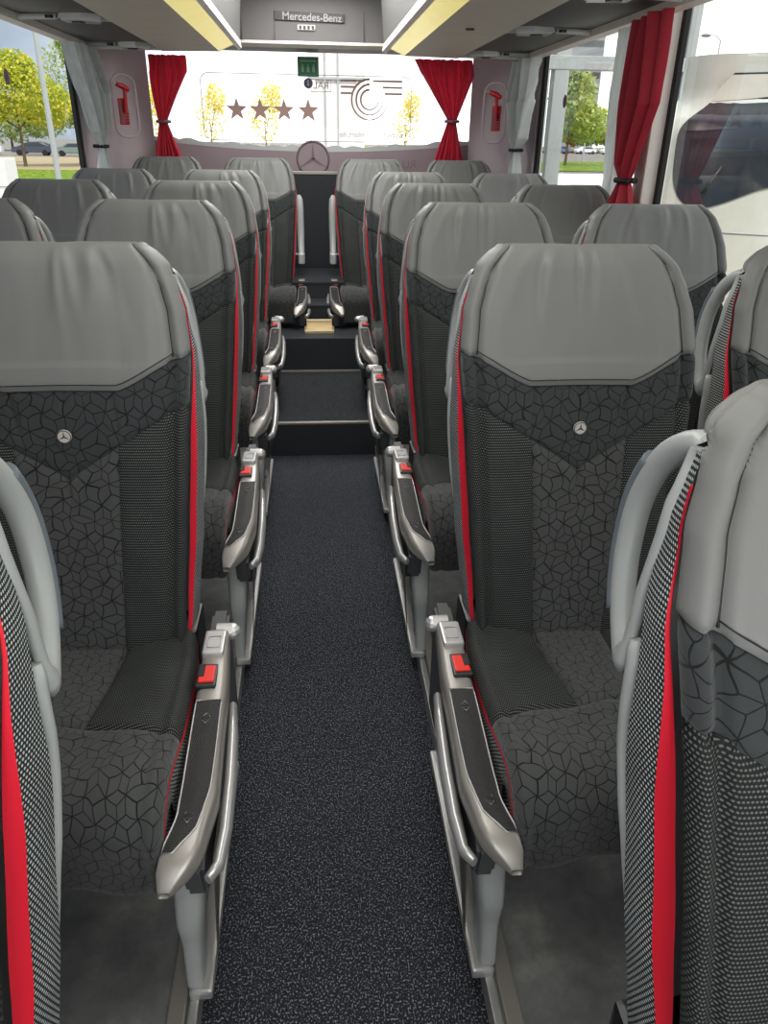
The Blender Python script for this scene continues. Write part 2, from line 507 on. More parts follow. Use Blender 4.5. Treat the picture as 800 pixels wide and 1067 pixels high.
def make_seat(name, m, kind, wr_seed=1, badge=True):
    """m=1: aisle on the -x side, m=-1 aisle on +x. kind: aisle / window / rear"""
    root = empty(name)
    B = lambda mb, n, mat, par=root: mb.build(n, mat, par, mirror=m, fixn=True)
    sL = lambda z: lerp(.75, 1.0, sstep((z-1.05)/.055))
    # headrest
    mb = MB(); bpatch(mb, lambda z: -sL(z), sL, zseam, ZT+.055, 120, 50, off=.003, wr=wrinkle(wr_seed))
    hd = B(mb, 'headrest_cover', M['leather'])
    st = MB()
    for side in (0,):
        pts = []
        for i in range(49):
            s = lerp(-.60, .60, i/48); v = sec(s, zseam(s)+.010); v.y -= .0045; pts.append(v)
        st.tube(pts, .0009, 4)
    for sg in (-1, 1):
        pts = []
        for i in range(41):
            z = lerp(zseam(.6)+.004, ZT+.044, i/40); v = sec(sg*.600, z); v.y -= .0035; pts.append(v)
        st.tube(pts, .0016, 5)
    B(st, 'stitching', M['blackrub'], hd)
    # printed cloth
    def tuft(s, z):
        x = s/.6*.19; o = 0
        for c in (-.088, .084): o -= .006*math.exp(-((x-c-.15*(z-.88))/.0035)**2)*sstep((z-.80)/.06)
        o -= .004*math.exp(-((x+.004)/.004)**2)*sstep((z-.86)/.03)
        return o
    mb = MB(); bpatch(mb, -.75, .75, zyoke, zseam, 120, 24, wr=tuft)
    B(mb, 'upper_back_panel', M['star'])
    xi = lambda z: s_of_x(.070+.022*clamp((z-.43)/.38), z)
    mb = MB(); bpatch(mb, lambda z: -xi(z), xi, ZB-.03, zyoke, 44, 44, wr=lambda s, z: -.006*math.exp(-((s/.6*.19-.002)/.004)**2)*sstep((z-.69)/.04))
    ctr = B(mb, 'backrest', M['star2'])
    for sg in (-1, 1):
        mb = MB()
        if sg < 0: bpatch(mb, -.75, lambda z: -xi(z), ZB-.03, zyoke, 34, 44)
        else: bpatch(mb, xi, .75, ZB-.03, zyoke, 34, 44)
        B(mb, 'side_bolster', M['woven'])
        mb = MB()
        if sg < 0: bpatch(mb, -.82, -.75, ZB-.03, 1.06, 4, 40, dip=0, off=.0015)
        else: bpatch(mb, .75, .82, ZB-.03, 1.06, 4, 40, dip=0, off=.0015)
        B(mb, 'red_piping', M['red'])
        mb = MB()
        if sg < 0: bpatch(mb, -.93, -.82, ZB-.03, 1.10, 6, 40, dip=0)
        else: bpatch(mb, .82, .93, ZB-.03, 1.10, 6, 40, dip=0)
        B(mb, 'side_gusset', M['gusset'])
    # shell behind
    mb = MB()
    def shell(p, q):
        z = lerp(.36, 1.125, q); k = (p-.5)*2
        w = interp(WT, z)-.006
        up = sstep((z-.84)/.10)
        bulge = lerp(.045, .040, up)*(1-max(0, (z-1.06)/.065)**2*.8)
        x = w*k
        e = lerp(abs(k)**5, min(1, abs(k)*1.25)**1.6, up)
        yy = THK(z)-.016+bulge*(1-e)
        return Vector((x, tY(min(z, 1.12))+yy, z))
    mb.grid(shell, 24, 30)
    B(mb, 'back_shell', M['shell'])
    if badge:
        zc = .832; c = sec(0, zc); n = Vector((0, -1, -.24)).normalized()
        mb = MB(); mb.cyl((0, 0, 0), .0125, .004, 'y', 28)
        for v in mb.bm.verts:
            v.co = c+Vector((v.co.x, v.co.y-.003, v.co.z))
        bd = B(mb, 'badge', M['chrome'])
        mb = MB()
        for a in (90, 210, 330):
            dx, dz = math.cos(math.radians(a)), math.sin(math.radians(a))
            px, pz = -dz, dx
            yv = c.y-.0056
            vs = [mb.bm.verts.new((c.x+dx*r+px*o, yv, c.z+dz*r+pz*o)) for r, o in ((.0015, -.0016), (.011, 0), (.0015, .0016), (-.001, 0))]
            mb.bm.faces.new(vs)
        mb.tube([(c.x+.0115*math.cos(2*PI*i/24), c.y-.0052, c.z+.0115*math.sin(2*PI*i/24)) for i in range(24)], .0008, 4, closed=True)
        B(mb, 'star_emblem', M['shell_d'], bd)
    # handle on the aisle side, standing off behind the shoulder of the shell
    if kind in ('aisle', 'window'):
        def hp(t):
            a = [(-.188, .200, 1.090), (-.192, .238, 1.074), (-.197, .267, 1.045), (-.202, .284, .999), (-.207, .281, .946), (-.212, .264, .905), (-.216, .242, .875), (-.222, .214, .856)]
            a = [(x, y, z) for x, y, z in a]
            f = t*(len(a)-1); i = min(int(f), len(a)-2); u = f-i
            P = [Vector(a[max(0, i-1)]), Vector(a[i]), Vector(a[i+1]), Vector(a[min(len(a)-1, i+2)])]
            return .5*((2*P[1])+(P[2]-P[0])*u+(2*P[0]-5*P[1]+4*P[2]-P[3])*u*u+(3*P[1]-P[0]-3*P[2]+P[3])*u**3)
        mb = MB()
        rail = [Vector((interp([(.85, -.226), (.94, -.224), (1.03, -.214), (1.09, -.193)], z), interp([(.86, .208), (.916, .202), (.971, .199), (1.014, .199), (1.05, .202), (1.087, .212)], z), z)) for z in [lerp(.868, 1.082, i/14) for i in range(15)]]
        loop = [hp(i/30) for i in range(31)]+rail
        m_ = len(loop)
        mb.tube(loop, .012, 12, rfn=lambda t: .0128+.002*math.sin(PI*clamp(t/.7)) if t < .7 else .0070, flat=.85, closed=True)
        h = B(mb, 'grab_handle', M['shell'])
        mb = MB(); mb.tube([hp(lerp(.28, .80, i/20))+Vector((-.0025, .0095, 0)) for i in range(21)], .0112, 10, flat=.95)
        B(mb, 'grip_pad', M['grip'], h)
        # pale shell edge that shows below the handle
        mb = MB(); mb.tube([sec(-.93, z)+Vector((.007, lerp(.014, .022, (z-.6)/.3), 0)) for z in [lerp(.60, .895, i/24) for i in range(25)]], .009, 10, rfn=lambda t: .0088*min(1, t*2.2+.15, (1-t)*8+.7))
        B(mb, 'shell_edge', M['shell'])
    if kind == 'rear':
        mb = MB()
        mb.tube([(-.243, .10, .585), (-.246, .12, .60), (-.246, .135, .75), (-.246, .145, .85), (-.243, .152, .915), (-.240, .155, .94)], .021, 12, rfn=lambda t: .019+.003*math.sin(PI*t)-(.010 if t > .95 else 0))
        a = B(mb, 'upright_armrest', M['shell'])
        mb = MB(); mb.box(-.268, -.226, .065, .115, .545, .61, .008)
        mb.box(-.235, -.20, .08, .095, .60, .608)
        B(mb, 'pivot_bracket', M['silver_l'], a)
    # cushion
    mb = MB(); cpatch(mb, -.75, .75, lborder, CL, 70, 60)
    cu = B(mb, 'seat_cushion', M['star2'])
    xs = lambda l: .6*(.078-.10*clamp((l)/.4)*.3)/(.185)
    mb = MB(); cpatch(mb, lambda l: -xs(l), xs, 0, lborder, 30, 34)
    B(mb, 'cushion_centre', M['star2'])
    for sg in (-1, 1):
        mb = MB()
        if sg < 0: cpatch(mb, -.75, lambda l: -xs(l), 0, lborder, 30, 34)
        else: cpatch(mb, xs, .75, 0, lborder, 30, 34)
        B(mb, 'cushion_insert', M['woven'])
        mb = MB()
        cpatch(mb, *((-.80, -.75) if sg < 0 else (.75, .80)), 0, CL, 3, 40, dip=0, off=.001); B(mb, 'cushion_piping', M['red'])
        mb = MB()
        cpatch(mb, *((-1, -.80) if sg < 0 else (.80, 1)), 0, CL, 6, 40, dip=0); B(mb, 'cushion_skirt', M['gusset'])
    mb = MB(); mb.box(-.195, .195, -.40, .12, .295, .345, .01); mb.box(-.20, .20, .02, .13, .30, .44, .01)
    B(mb, 'seat_pan', M['black'])
    if kind != 'window':
        # armrest lying beside the cushion; its top slopes gently to the front
        def top(y): return interp([(-.492, .345), (-.47, .375), (-.44, .396), (-.38, .412), (-.2, .447), (.02, .470)], y)
        def ax(p, y):   # inner and outer edges of the arm in plan
            outer = interp([(-.492, -.226), (-.47, -.246), (-.44, -.264), (-.36, -.279), (-.15, -.277), (.02, -.266)], y)
            inner = interp([(-.492, -.186), (-.46, -.200), (-.40, -.219), (-.15, -.224), (.02, -.222)], y)
            return lerp(outer, inner, p)
        mb = MB()
        ny = 30
        def arm(p, q):
            y = lerp(-.015, -.484, p); a = q*2*PI; e2 = math.sqrt(max(.16, 1-max(0, (p-.94)/.06)**2))
            cxx = (ax(0, y)+ax(1, y))/2; hw = (ax(1, y)-ax(0, y))/2; hh = interp([(-.492, .014), (-.42, .026), (-.2, .030), (.02, .026)], y)
            ca, sa = math.cos(a), math.sin(a)
            e = .45
            return Vector((cxx+hw*e2*math.copysign(abs(ca)**e, ca), y, top(y)-hh+hh*e2*math.copysign(abs(sa)**e, sa)))
        mb.grid(arm, ny, 24)
        mb.bm.faces.new([v for v in mb.bm.verts if abs(v.co.y+.015) < 1e-6][:24])
        ar = B(mb, 'armrest', M['silver'])
        mb = MB()   # dark pad with a tapering front
        def pad(p, q):
            y = lerp(-.195, -.452, q); t = q
            lo = lerp(.12, .30, t**2.5) if t < .9 else lerp(.30, .62, (t-.9)/.1); hi = .90
            return Vector((ax(lerp(lo, hi, p), y), y, top(y)+.0022-.001*abs(2*p-1)))
        mb.grid(pad, 8, 24, uvfn=lambda p, q: (p*.04, q*.24))
        pd = B(mb, 'armrest_pad', M['padmat'], ar)
        mb = MB()
        pts = [pad(0, i/24) for i in range(25)]+[pad(1, 1-i/24) for i in range(25)]
        mb.tube(pts, .0016, 5, closed=True)
        def tri(cy, d):
            c = pad(.5, (cy+.195)/-.257); z = .0016
            return [(c.x-.006, c.y+d*.004, c.z+z), (c.x, c.y+d*.012, c.z+z), (c.x+.006, c.y+d*.004, c.z+z)]
        for cy in (-.235, -.405):
            for d in (-1, 1): mb.tube([*tri(cy, d)], .0006, 4, closed=True)
        B(mb, 'pad_rim', M['silver_l'], pd)
        mb = MB(); zt = top(-.05)
        mb.box(-.264, -.225, -.088, -.018, zt-.012, zt+.006, .004)
        sq = [(-.256, -.074), (-.234, -.074), (-.234, -.040), (-.256, -.040)]
        mb.tube([(x, y, zt+.0065) for x, y in sq], .0012, 5, closed=True)
        B(mb, 'latch_cap', M['silver_l'], ar)
        mb = MB(); zt = top(-.135); mb.box(-.258, -.221, -.166, -.104, zt-.02, zt+.004, .004); bk = B(mb, 'belt_buckle', M['black'], ar)
        mb = MB()
        mb.box(-.254, -.2265, -.158, -.114, zt+.0, zt+.0075, .002)
        B(mb, 'release_button', M['btn'], bk)
        mb = MB(); mb.box(-.236, -.225, -.145, -.112, zt+.003, zt+.009, .001); B(mb, 'tongue_slot', M['blackrub'], bk)
        mb = MB(); mb.cyl((-.258, .0, .452), .0165, .03, 'x', 20); mb.sph((-.272, .0, .452), .0163); B(mb, 'pivot_cap', M['silver_l'], ar)
        # lower side cover with its pale rounded lever
        mb = MB()
        poly = [(.06, .46), (.06, .20), (-.30, .19), (-.43, .27), (-.445, .335), (-.40, .37), (-.2, .415)]
        mb.prism(poly, 'x', -.262, -.228, .006)
        sc = B(mb, 'side_cover', M['shell_d'])
        mb = MB()
        mb.tube([(-.283, -.15, .395), (-.288, -.22, .385), (-.290, -.30, .365), (-.288, -.38, .343), (-.282, -.43, .33), (-.268, -.452, .328)], .013, 10, rfn=lambda t: .008+.010*math.sin(PI*clamp(t*.8+.12)), flat=.6)
        B(mb, 'recline_lever', M['silver_l'], sc)
        if kind == 'aisle':
            mb = MB()   # leg: broad plate narrowing to the foot
            def leg(p, q):
                z = lerp(0.02, .33, q); a = p*2*PI
                t = q
                hx = interp([(0, .016), (.25, .017), (.6, .024), (1, .034)], t); hy = interp([(0, .035), (.3, .04), (.7, .075), (1, .13)], t)
                cx_ = interp([(0, -.216), (1, -.226)], t); cy_ = interp([(0, -.385), (.5, -.37), (1, -.30)], t)
                ca, sa = math.cos(a), math.sin(a)
                return Vector((cx_+hx*math.copysign(abs(ca)**.5, ca), cy_+hy*math.copysign(abs(sa)**.5, sa), z))
            mb.grid(leg, 24, 14)
            B(mb, 'leg', M['shell'])
            mb = MB(); mb.box(-.246, -.206, -.43, .10, 0.0, .022, .006); mb.box(-.236, -.216, -.10, .08, .02, .20, .006)
            B(mb, 'foot', M['silver_l'])
            mb = MB()
            def blade(p, q):
                t = q; z = lerp(.03, .31, t)
                return Vector((lerp(-.250, -.268, t), lerp(-.36-.02*(1-t), -.36+.12*t, p)-.04*t, z))
            mb.grid(blade, 4, 12)
            bmesh.ops.solidify(mb.bm, geom=mb.bm.faces[:], thickness=.006)
            B(mb, 'leg_cover', M['silver'])
    if kind in ('window', 'rear'):
        mb = MB(); mb.box(-.03, .03, -.30, -.22, 0, .30, .008); mb.box(-.03, .03, .0, .07, 0, .32, .008); mb.box(-.05, .05, -.32, .09, 0, .015, .004)
        B(mb, 'pedestal', M['shell_d'])
    return root

GA = 'coach seats in rows beside the aisle'
PZ = .04
XA, XW = .468, .990
JY = .185       # backrest top lies this far behind the seat origin
tops = dict(A=.555, B=1.41, C=2.31, D=3.21, E=4.12)
protoR = make_seat('coach_seat', 1, 'aisle', 3)
protoL = make_seat('coach_seat', -1, 'aisle', 8)
protoWR = make_seat('coach_seat', 1, 'window', 5, badge=False)
protoWL = make_seat('coach_seat', -1, 'window', 6, badge=False)
protoFR = make_seat('coach_seat', 1, 'rear', 11, badge=False)
protoFL = make_seat('coach_seat', -1, 'rear', 12, badge=False)
labR = dict(A='cropped coach seat at the lower right corner, nearest the camera, big pale grab handle showing',
            B='whole front coach seat right of the aisle with round star badge and grey headrest',
            C='coach seat directly behind the badged seat right of the aisle, armrest pad showing',
            D='third full coach seat back on the right of the aisle, red piping down its edge',
            E='small coach seat right of the aisle beside the raised rear step')
labL = dict(A='cropped coach seat at the lower left corner, handle, red piping and woven side showing',
            B='large front coach seat left of the aisle with round star badge and creased grey headrest',
            C='coach seat directly behind the badged seat left of the aisle, woven bolster showing',
            D='third full coach seat back on the left of the aisle, mostly its grey headrest showing',
            E='small coach seat left of the aisle beside the raised rear step')
labWR = dict(B='window seat cut by the right edge, slim grab handle against the white coach outside',
             C='brownish lit right window seat between the red side curtain and the white coach',
             D='right window seat under the tied red side curtain, only its grey headrest showing',
             E='rearmost but one right window seat, small grey headrest before the white facade posts')
labWL = dict(B='left window seat in the row of the big badged seat, just outside the left edge',
             C='left window seat cut by the left edge, narrow strip of grey headrest',
             D='wide grey headrest window seat at the left edge under the car park view',
             E='left window seat before the tied grey curtain, creased grey headrest')
def put(o, x, yt, z, label):
    o.location = (x, yt-JY, z); tag(o, label, 'seat', GA)
first = set()
for k, yt in tops.items():
    for pr, x, lab in ((protoR, XA, labR), (protoL, -XA, labL), (protoWR, XW, labWR), (protoWL, -XW, labWL)):
        if k not in lab: continue
        if pr.name in first: o = copy_tree(pr)
        else: o = pr; first.add(pr.name)
        put(o, x+(math.copysign(.032, x) if k == 'A' else 0), yt, PZ+.008*(ord(k)-ord('A'))*.6, lab[k])
FZ = .092
for i, (pr, x, lab) in enumerate(((protoFR, .345, 'rear bench seat just right of the centre gap, upright pale armrest at its left'),
                   (protoFL, -.345, 'rear bench seat just left of the centre gap, upright pale armrest at its right'),
                   (None, .885, 'rear bench seat at the right window, under the right red rear curtain'),
                   (None, -.885, 'rear bench seat at the left window, under the left red rear curtain'))):
    if pr is None: o = copy_tree(protoFR if x > 0 else protoFL)
    else: o = pr
    o.location = (x, 5.06-JY, FZ); tag(o, lab, 'seat', 'rear bench seats')

# ------------------------------------------------------------------ bus shell
def S(name, mb, mat, parent=None, **k):
    o = mb.build(name, mat, parent, **k)
    if parent is None: o['kind'] = 'structure'
    return o
WX = 1.27; Y0 = -2.0; YR = 5.62
mb = MB(); mb.box(-.27, .27, Y0, 3.34, -.05, 0)
S('floor', mb, M['carpet'])
for sg, nm in ((-1, 'left'), (1, 'right')):
    a, b = sorted((sg*.262, sg*WX))
    mb = MB(); mb.box(a, b, Y0, YR, -.05, PZ); S('podium_floor', mb, M['vinyl'])
    a, b = sorted((sg*.246, sg*.262)); mb = MB(); mb.box(a, b, Y0, 3.34, -.01, PZ+.006, .003)
    S('trim_%d' % (1 if sg < 0 else 2), mb, M['silver_l'])
    a, b = sorted((sg*.266, sg*.296)); mb = MB(); mb.box(a, b, Y0, 4.2, PZ-.01, PZ+.006, .003)
    S('trim_%d' % (3 if sg < 0 else 4), mb, M['silver'])
mb = MB(); mb.box(-.262, .262, 3.34, 4.20, -.05, .16, .004); t = S('step', mb, M['carpet2'])
mb = MB(); mb.box(-.262, .262, 3.335, 3.355, .155, .166, .002); S('step_edge', mb, M['silver'], t)
mb = MB(); mb.box(-.262, .262, 3.3365, 3.34, 0.0, .155); S('step_riser', mb, M['navy'], t)
mb = MB(); mb.box(-1.2, 1.2, 4.20, 4.50, .05, .35, .004); mb.box(-1.2, 1.2, 4.5, YR, .05, .092, .002)
t = S('rear_platform', mb, M['navy'])
mb = MB(); mb.box(-.262, .262, 4.19, 4.205, .158, .170, .002); S('step_edge', mb, M['silver'], t)
mb = MB(); mb.box(-.16, .16, 4.5, 4.72, .09, .47, .004); mb.box(-.16, .16, 4.72, 5.3, .09, .56, .004); S('rear_console_box', mb, M['navy'], t)
mb = MB(); mb.box(-.16, .16, 4.715, 4.722, .555, .566, .001); mb.box(-.16, .16, 4.495, 4.502, .462, .472, .001); S('box_edge', mb, M['navy'], t)
# warm metal tray in the gap
r = empty('footwell_tray', (0.0, 4.36, .35)); tag(r, 'small warm metal tray on the rear step between the two middle rear seats', 'tray')
mb = MB(); mb.box(-.085, .085, -.06, .06, 0, .02, .004); mb.build('tray_base', M['gold'], r)
mb = MB(); mb.box(-.075, .075, .035, .058, .012, .06, .004); mb.build('tray_back', M['gold'], r)

for sg, nm in ((-1, 'left'), (1, 'right')):
    a, b = sorted((sg*WX, sg*(WX+.06)))
    mb = MB(); mb.box(a, b, Y0, YR, -.3, .86); S('wall_'+nm, mb, M['mauve'])
    a, b = sorted((sg*WX, sg*(WX+.014)))
    mb = MB()
    mb.box(a, b, 4.70, YR+.06, .86, 2.15)          # rear quarter
    mb.box(a, b, Y0, 4.75, 1.80, 2.15)
    o = S('wall_%s_upper' % nm, mb, M['mauve'])
    # pillar between side windows
    a2, b2 = sorted((sg*1.215, sg*1.282))
    mb = MB(); mb.box(a2, b2, 2.985, 3.09, .80, 1.80, .012); S('pillar', mb, M['trimw'])
    a3, b3 = sorted((sg*1.24, sg*1.284)); a4, b4 = sorted((sg*1.264, sg*1.284))
    mb = MB(); mb.box(a4, b4, 2.955, 2.985, .86, 1.80, .003); mb.box(a4, b4, 4.665, 4.70, .86, 1.80, .003); mb.box(a4, b4, 3.09, 3.11, .86, 1.8)
    S('window_frame', mb, M['blackrub'])
    mb = MB(); mb.box(a3, b3, Y0, 4.70, .84, .875, .004); S('window_sill', mb, M['mauve'])
    for k, (ya, yb) in enumerate(((Y0, 2.95), (3.1, 4.66))):
        mb = MB(); x = sg*1.2845
        mb.grid(lambda p, q: Vector((x, lerp(ya, yb, p), lerp(.86, 1.80, q))), 1, 1)
        S('window_%d' % (k+(1 if sg < 0 else 3)), mb, M['glass'])
# ceiling and roof
mb = MB()
def roof(p, q):
    x = lerp(-1.33, 1.33, p); return Vector((x, lerp(Y0, YR+.06, q), 2.16-.10*abs(x/1.33)**4))
mb.grid(roof, 16, 1); bmesh.ops.solidify(mb.bm, geom=mb.bm.faces[:], thickness=-.05)
S('ceiling', mb, M['ceil'])

# rear wall: panel below window with rounded corners to the side walls, window opening with a gently sagging sill
def zsill(x): return 1.262+.050*abs(x/1.0)**2
ZH = 1.885
mb = MB()
xs_ = [lerp(-1.30, 1.30, i/30) for i in range(31)]
mb.prism([(-1.30, 1.145)]+[(x, zsill(x)) for x in xs_]+[(1.30, 1.145)], 'y', YR, YR+.05)
for sg in (-1, 1):
    a, b = sorted((sg*1.12, sg*1.30)); mb.box(a, b, YR, YR+.05, 1.20, ZH+.02)
mb.box(-1.30, 1.30, YR, YR+.05, ZH, 2.16)
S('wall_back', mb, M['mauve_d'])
mb = MB(); mb.box(-1.3, 1.3, YR-.06, YR+.04, -.3, 1.145); S('wall_back_lower', mb, M['navy'])
mb = MB(); mb.box(-1.1, 1.1, YR-.066, YR-.055, 1.125, 1.145, .003); S('trim_5', mb, M['silver'])
# curved corner panels
for sg, nm in ((-1, 'left'), (1, 'right')):
    mb = MB()
    def corner(p, q):
        a = p*PI/2; R = .22
        x = WX-.01-R+R*math.sin(a); y = YR-.012-R+R*math.cos(a)
        return Vector((sg*x, y, lerp(.9, 1.86, q)))
    mb.grid(corner, 12, 1)
    mb.grid(lambda p, q: Vector((sg*(WX-.01), lerp(YR-.232, 4.71, p), lerp(.9, 1.8, q))), 1, 1)
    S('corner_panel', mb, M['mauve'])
# star ring pressed into the rear panel
r = empty('star_emblem', (-.011, YR-.003, 1.218)); tag(r, 'large three pointed star in a ring moulded on the mauve panel below the rear window', 'emblem')
mb = MB(); mb.tube([(.105*math.cos(2*PI*i/48), -.002, .105*math.sin(2*PI*i/48)) for i in range(48)], .007, 8, closed=True); mb.build('ring', M['mauve_dd'], r)
mb = MB(); mb.cyl((0, 0, 0), .102, .004, 'y', 48); mb.build('disc', M['mauve_d'], r)
mb = MB()
for a in (90, 210, 330):
    dx, dz = math.cos(math.radians(a)), math.sin(math.radians(a)); px, pz = -dz, dx
    vs = [mb.bm.verts.new((dx*q+px*o, -.005, dz*q+pz*o)) for q, o in ((.006, -.011), (.100, 0), (.006, .011), (-.006, 0))]
    mb.bm.faces.new(vs)
mb.build('star', M['mauve_dd'], r)
t = text_mesh('RU', .075, 'ghost_lettering', M['mauve_dd'], None, (.64, YR-.002, 1.19), flipx=True)
t.data.materials[0] = M['mauve_g']
tag(t, 'faint reversed letters on the mauve panel right of the star ring', 'lettering')

# rear window with its prints
r = empty('window_5', (0, YR+.03, 0)); r['kind'] = 'structure'
mb = MB(); mb.grid(lambda p, q: Vector((lerp(-1.15, 1.15, p), .0, lerp(zsill(lerp(-1.15, 1.15, p))-.01, ZH+.01, q))), 30, 1)
mb.build('glass', M['glassr'], r)
mb = MB()
def rr(x0, x1, z0, z1, rad, n=6):
    pts = []
    for (cx_, cz_, a0) in ((x1-rad, z1-rad, 0), (x0+rad, z1-rad, 90), (x0+rad, z0+rad, 180), (x1-rad, z0+rad, 270)):
        for i in range(n+1):
            a = math.radians(a0+90*i/n); pts.append((cx_+rad*math.cos(a), -.004, cz_+rad*math.sin(a)))
    return pts
mb.tube(rr(-.72, .645, 1.325, 1.71, .05), .0022, 4, closed=True); mb.build('hatch_outline', M['tint'], r)
mb = MB()
def edge(p, q):
    x = lerp(-1.14, 1.14, p); z = zsill(x)+lerp(0, .022+.018*abs(math.sin(x*9))*abs(math.cos(x*23)), q); return Vector((x, -.004, z))
mb.grid(edge, 90, 1); mb.build('window_edge_band', M['steel'], r)
stars_lab = ['leftmost of the four tan star stickers on the rear window', 'second tan star sticker from the left on the rear window',
             'third tan star sticker from the left, before the yellow tree', 'rightmost tan star sticker beside the white gate post']
for i, x in enumerate((-.499, -.348, -.192, -.035)):
    mb = MB()
    pts = []
    for k in range(10):
        a = PI/2+k*PI/5; q = .072 if k % 2 == 0 else .029
        pts.append((q*math.cos(a), q*math.sin(a)))
    mb.prism(pts, 'y', -.0015, .0015)
    o = mb.build('star_sticker', M['sticker']); o.location = (x, YR+.024, 1.503); tag(o, stars_lab[i], 'sticker', 'star stickers on the rear window')
# round comfort logo: three open rings with three bars each side
r = empty('ring_logo', (.37, YR+.024, 1.575)); tag(r, 'logo of three open rings with three bars either side, on the rear window', 'logo')
mb = MB()
for q, a0, a1 in ((.118, 90, 330), (.088, 90, 345), (.058, 90, 365)):
    mb.tube([(q*math.cos(math.radians(lerp(a0, a1+60, i/40)))*1.0, 0, q*math.sin(math.radians(lerp(a0, a1+60, i/40)))) for i in range(41)], .006, 6, rfn=lambda t: .0065*(1-t)**.8+.0008)
mb.build('rings', M['sticker'], r)
mb = MB()
for z, xa, xb in ((.108, -.035, .02), (.072, -.095, .085), (.036, -.108, .100)):
    mb.box(-.19, xa, -.002, .002, z-.006, z+.006); mb.box(xb, .215, -.002, .002, z-.006, z+.006)
mb.build('bars', M['sticker'], r)
t = text_mesh('www.buskomfort.de', .052, 'web_address', M['tint'], None, (.385, YR+.022, 1.368), flipx=True)
tag(t, 'web address lettering reversed on the rear window under the ring logo', 'lettering')
r = empty('ral_mark', (.055, YR+.024, 1.650)); tag(r, 'small framed reversed letters on the rear window beside the navy round sticker', 'sticker')
text_mesh('RAL', .058, 'letters', M['sticker'], r, (-.002, 0, 0), flipx=True)
mb = MB(); mb.tube([(x, 0, z) for x, z in ((-.066, -.034), (.062, -.034), (.062, .034), (-.066, .034))], .0022, 4, closed=True); mb.build('box_outline', M['sticker'], r)
r = empty('exit_sticker', (-.028, YR+.024, 1.755)); tag(r, 'green rectangular sign with small white pictograms at the top of the rear window', 'sticker')
mb = MB(); mb.box(-.068, .068, -.001, .001, -.056, .056); mb.build('sign_face', M['green'], r)
mb = MB(); mb.box(-.05, .05, -.003, -.001, .028, .036)
for x in (-.035, 0, .035): mb.box(x-.009, x+.009, -.003, -.001, -.03, .0); mb.cyl((x, -.002, .008), .006, .002, 'y', 10)
mb.build('pictograms', M['greenl'], r)
r = empty('round_sticker', (-.03, YR+.024, 1.662)); tag(r, 'small navy round sticker under the green sign on the rear window', 'sticker')
mb = MB(); mb.cyl((0, 0, 0), .030, .002, 'y', 24); mb.build('disc', M['blue'], r)
mb = MB(); mb.box(-.004, .004, -.003, -.001, -.014, .008); mb.sph((0, -.002, .014), .005, (1, .3, 1)); mb.build('mark', M['tint'], r)

# overhead luggage racks
def rack(sg):
    lab = ('overhead luggage rack above the %s row of seats with beige underside and dark service channel' % ('left' if sg < 0 else 'right'))
    r = empty('luggage_rack', (0, 0, 0)); tag(r, lab, 'luggage rack')
    m = sg
    YE = 4.80
    mb = MB()   # beige underside
    poly = [(.50, 1.758), (.80, 1.752), (.80, 1.79), (.50, 1.80)]
    mb.prism(poly, 'y', Y0, YE); mb.build('underside_panel', M['beige'], r, mirror=m)
    mb = MB(); mb.prism([(.395, 1.80), (.50, 1.757), (.50, 1.80), (.40, 1.83)], 'y', Y0, YE-.02); mb.build('glossy_strip', M['yellow_strip'], r, mirror=m)
    mb = MB(); mb.prism([(.380, 1.775), (.398, 1.765), (.402, 1.80), (.385, 1.81)], 'y', Y0, YE); mb.build('edge_rail', M['trimw'], r, mirror=m)
    mb = MB(); mb.prism([(.385, 1.81), (.40, 1.81), (.40, 2.12), (.36, 2.12)], 'y', Y0, YE-.03); mb.build('rack_front', M['channel'], r, mirror=m)
    mb = MB(); mb.prism([(.395, 1.80), (.50, 1.757), (1.18, 1.752), (1.27, 1.80), (1.27, 2.12), (.38, 2.12)], 'y', YE-.03, YE+.0); mb.build('end_panel', M['beige'], r, mirror=m)
    mb = MB()   # bulging dark service channel, one segment between service units
    us = [Y0, -.95, .05, 1.0, 1.9, 2.80, 3.70, 4.72]
    for a, b in zip(us, us[1:]):
        mb.grid(lambda p, q: Vector((lerp(.80, 1.175, p), lerp(a+.02, b-.03, q), 1.775-.020*math.sin(PI*q)*math.sin(PI*p)+.004)), 8, 16)
    mb.build('service_channel', M['channel'], r, mirror=m, smooth=True)
    mb = MB(); mb.box(.80, 1.18, Y0, YE, 1.785, 1.80); mb.build('channel_bed', M['black'], r, mirror=m)
    for y in us[3:]:
        u = MB(); u.tube([(lerp(.81, 1.17, i/14), y-.012-.035*math.sin(PI*i/14), 1.768) for i in range(15)], .011, 8, flat=1)
        un = u.build('service_unit', M['steel'], r, mirror=m, smooth=True)
        u = MB(); u.prism([(.83, y-.10), (.90, y-.13), (.985, y-.13), (.985, y-.03), (.85, y-.01)], 'z', 1.748, 1.775, .006); u.build('reading_light', M['silver_l'], un, mirror=m)
        u = MB(); u.cyl((.925, y-.075, 1.747), .026, .006, 'z', 20); u.cyl((1.04, y-.06, 1.765), .016, .01, 'z', 16); u.build('air_nozzle', M['black'], un, mirror=m)
    mb = MB(); mb.prism([(1.175, 1.752), (1.225, 1.75), (1.235, 1.80), (1.175, 1.80)], 'y', Y0, YE+.02, .003); mb.build('curtain_rail', M['trimw'], r, mirror=m)
    if sg > 0:
        mb = MB(); mb.cyl((.63, 3.55, 1.752), .018, .006, 'z', 20); mb.build('ceiling_plug', M['black'], r)
for sg in (-1, 1): rack(sg)
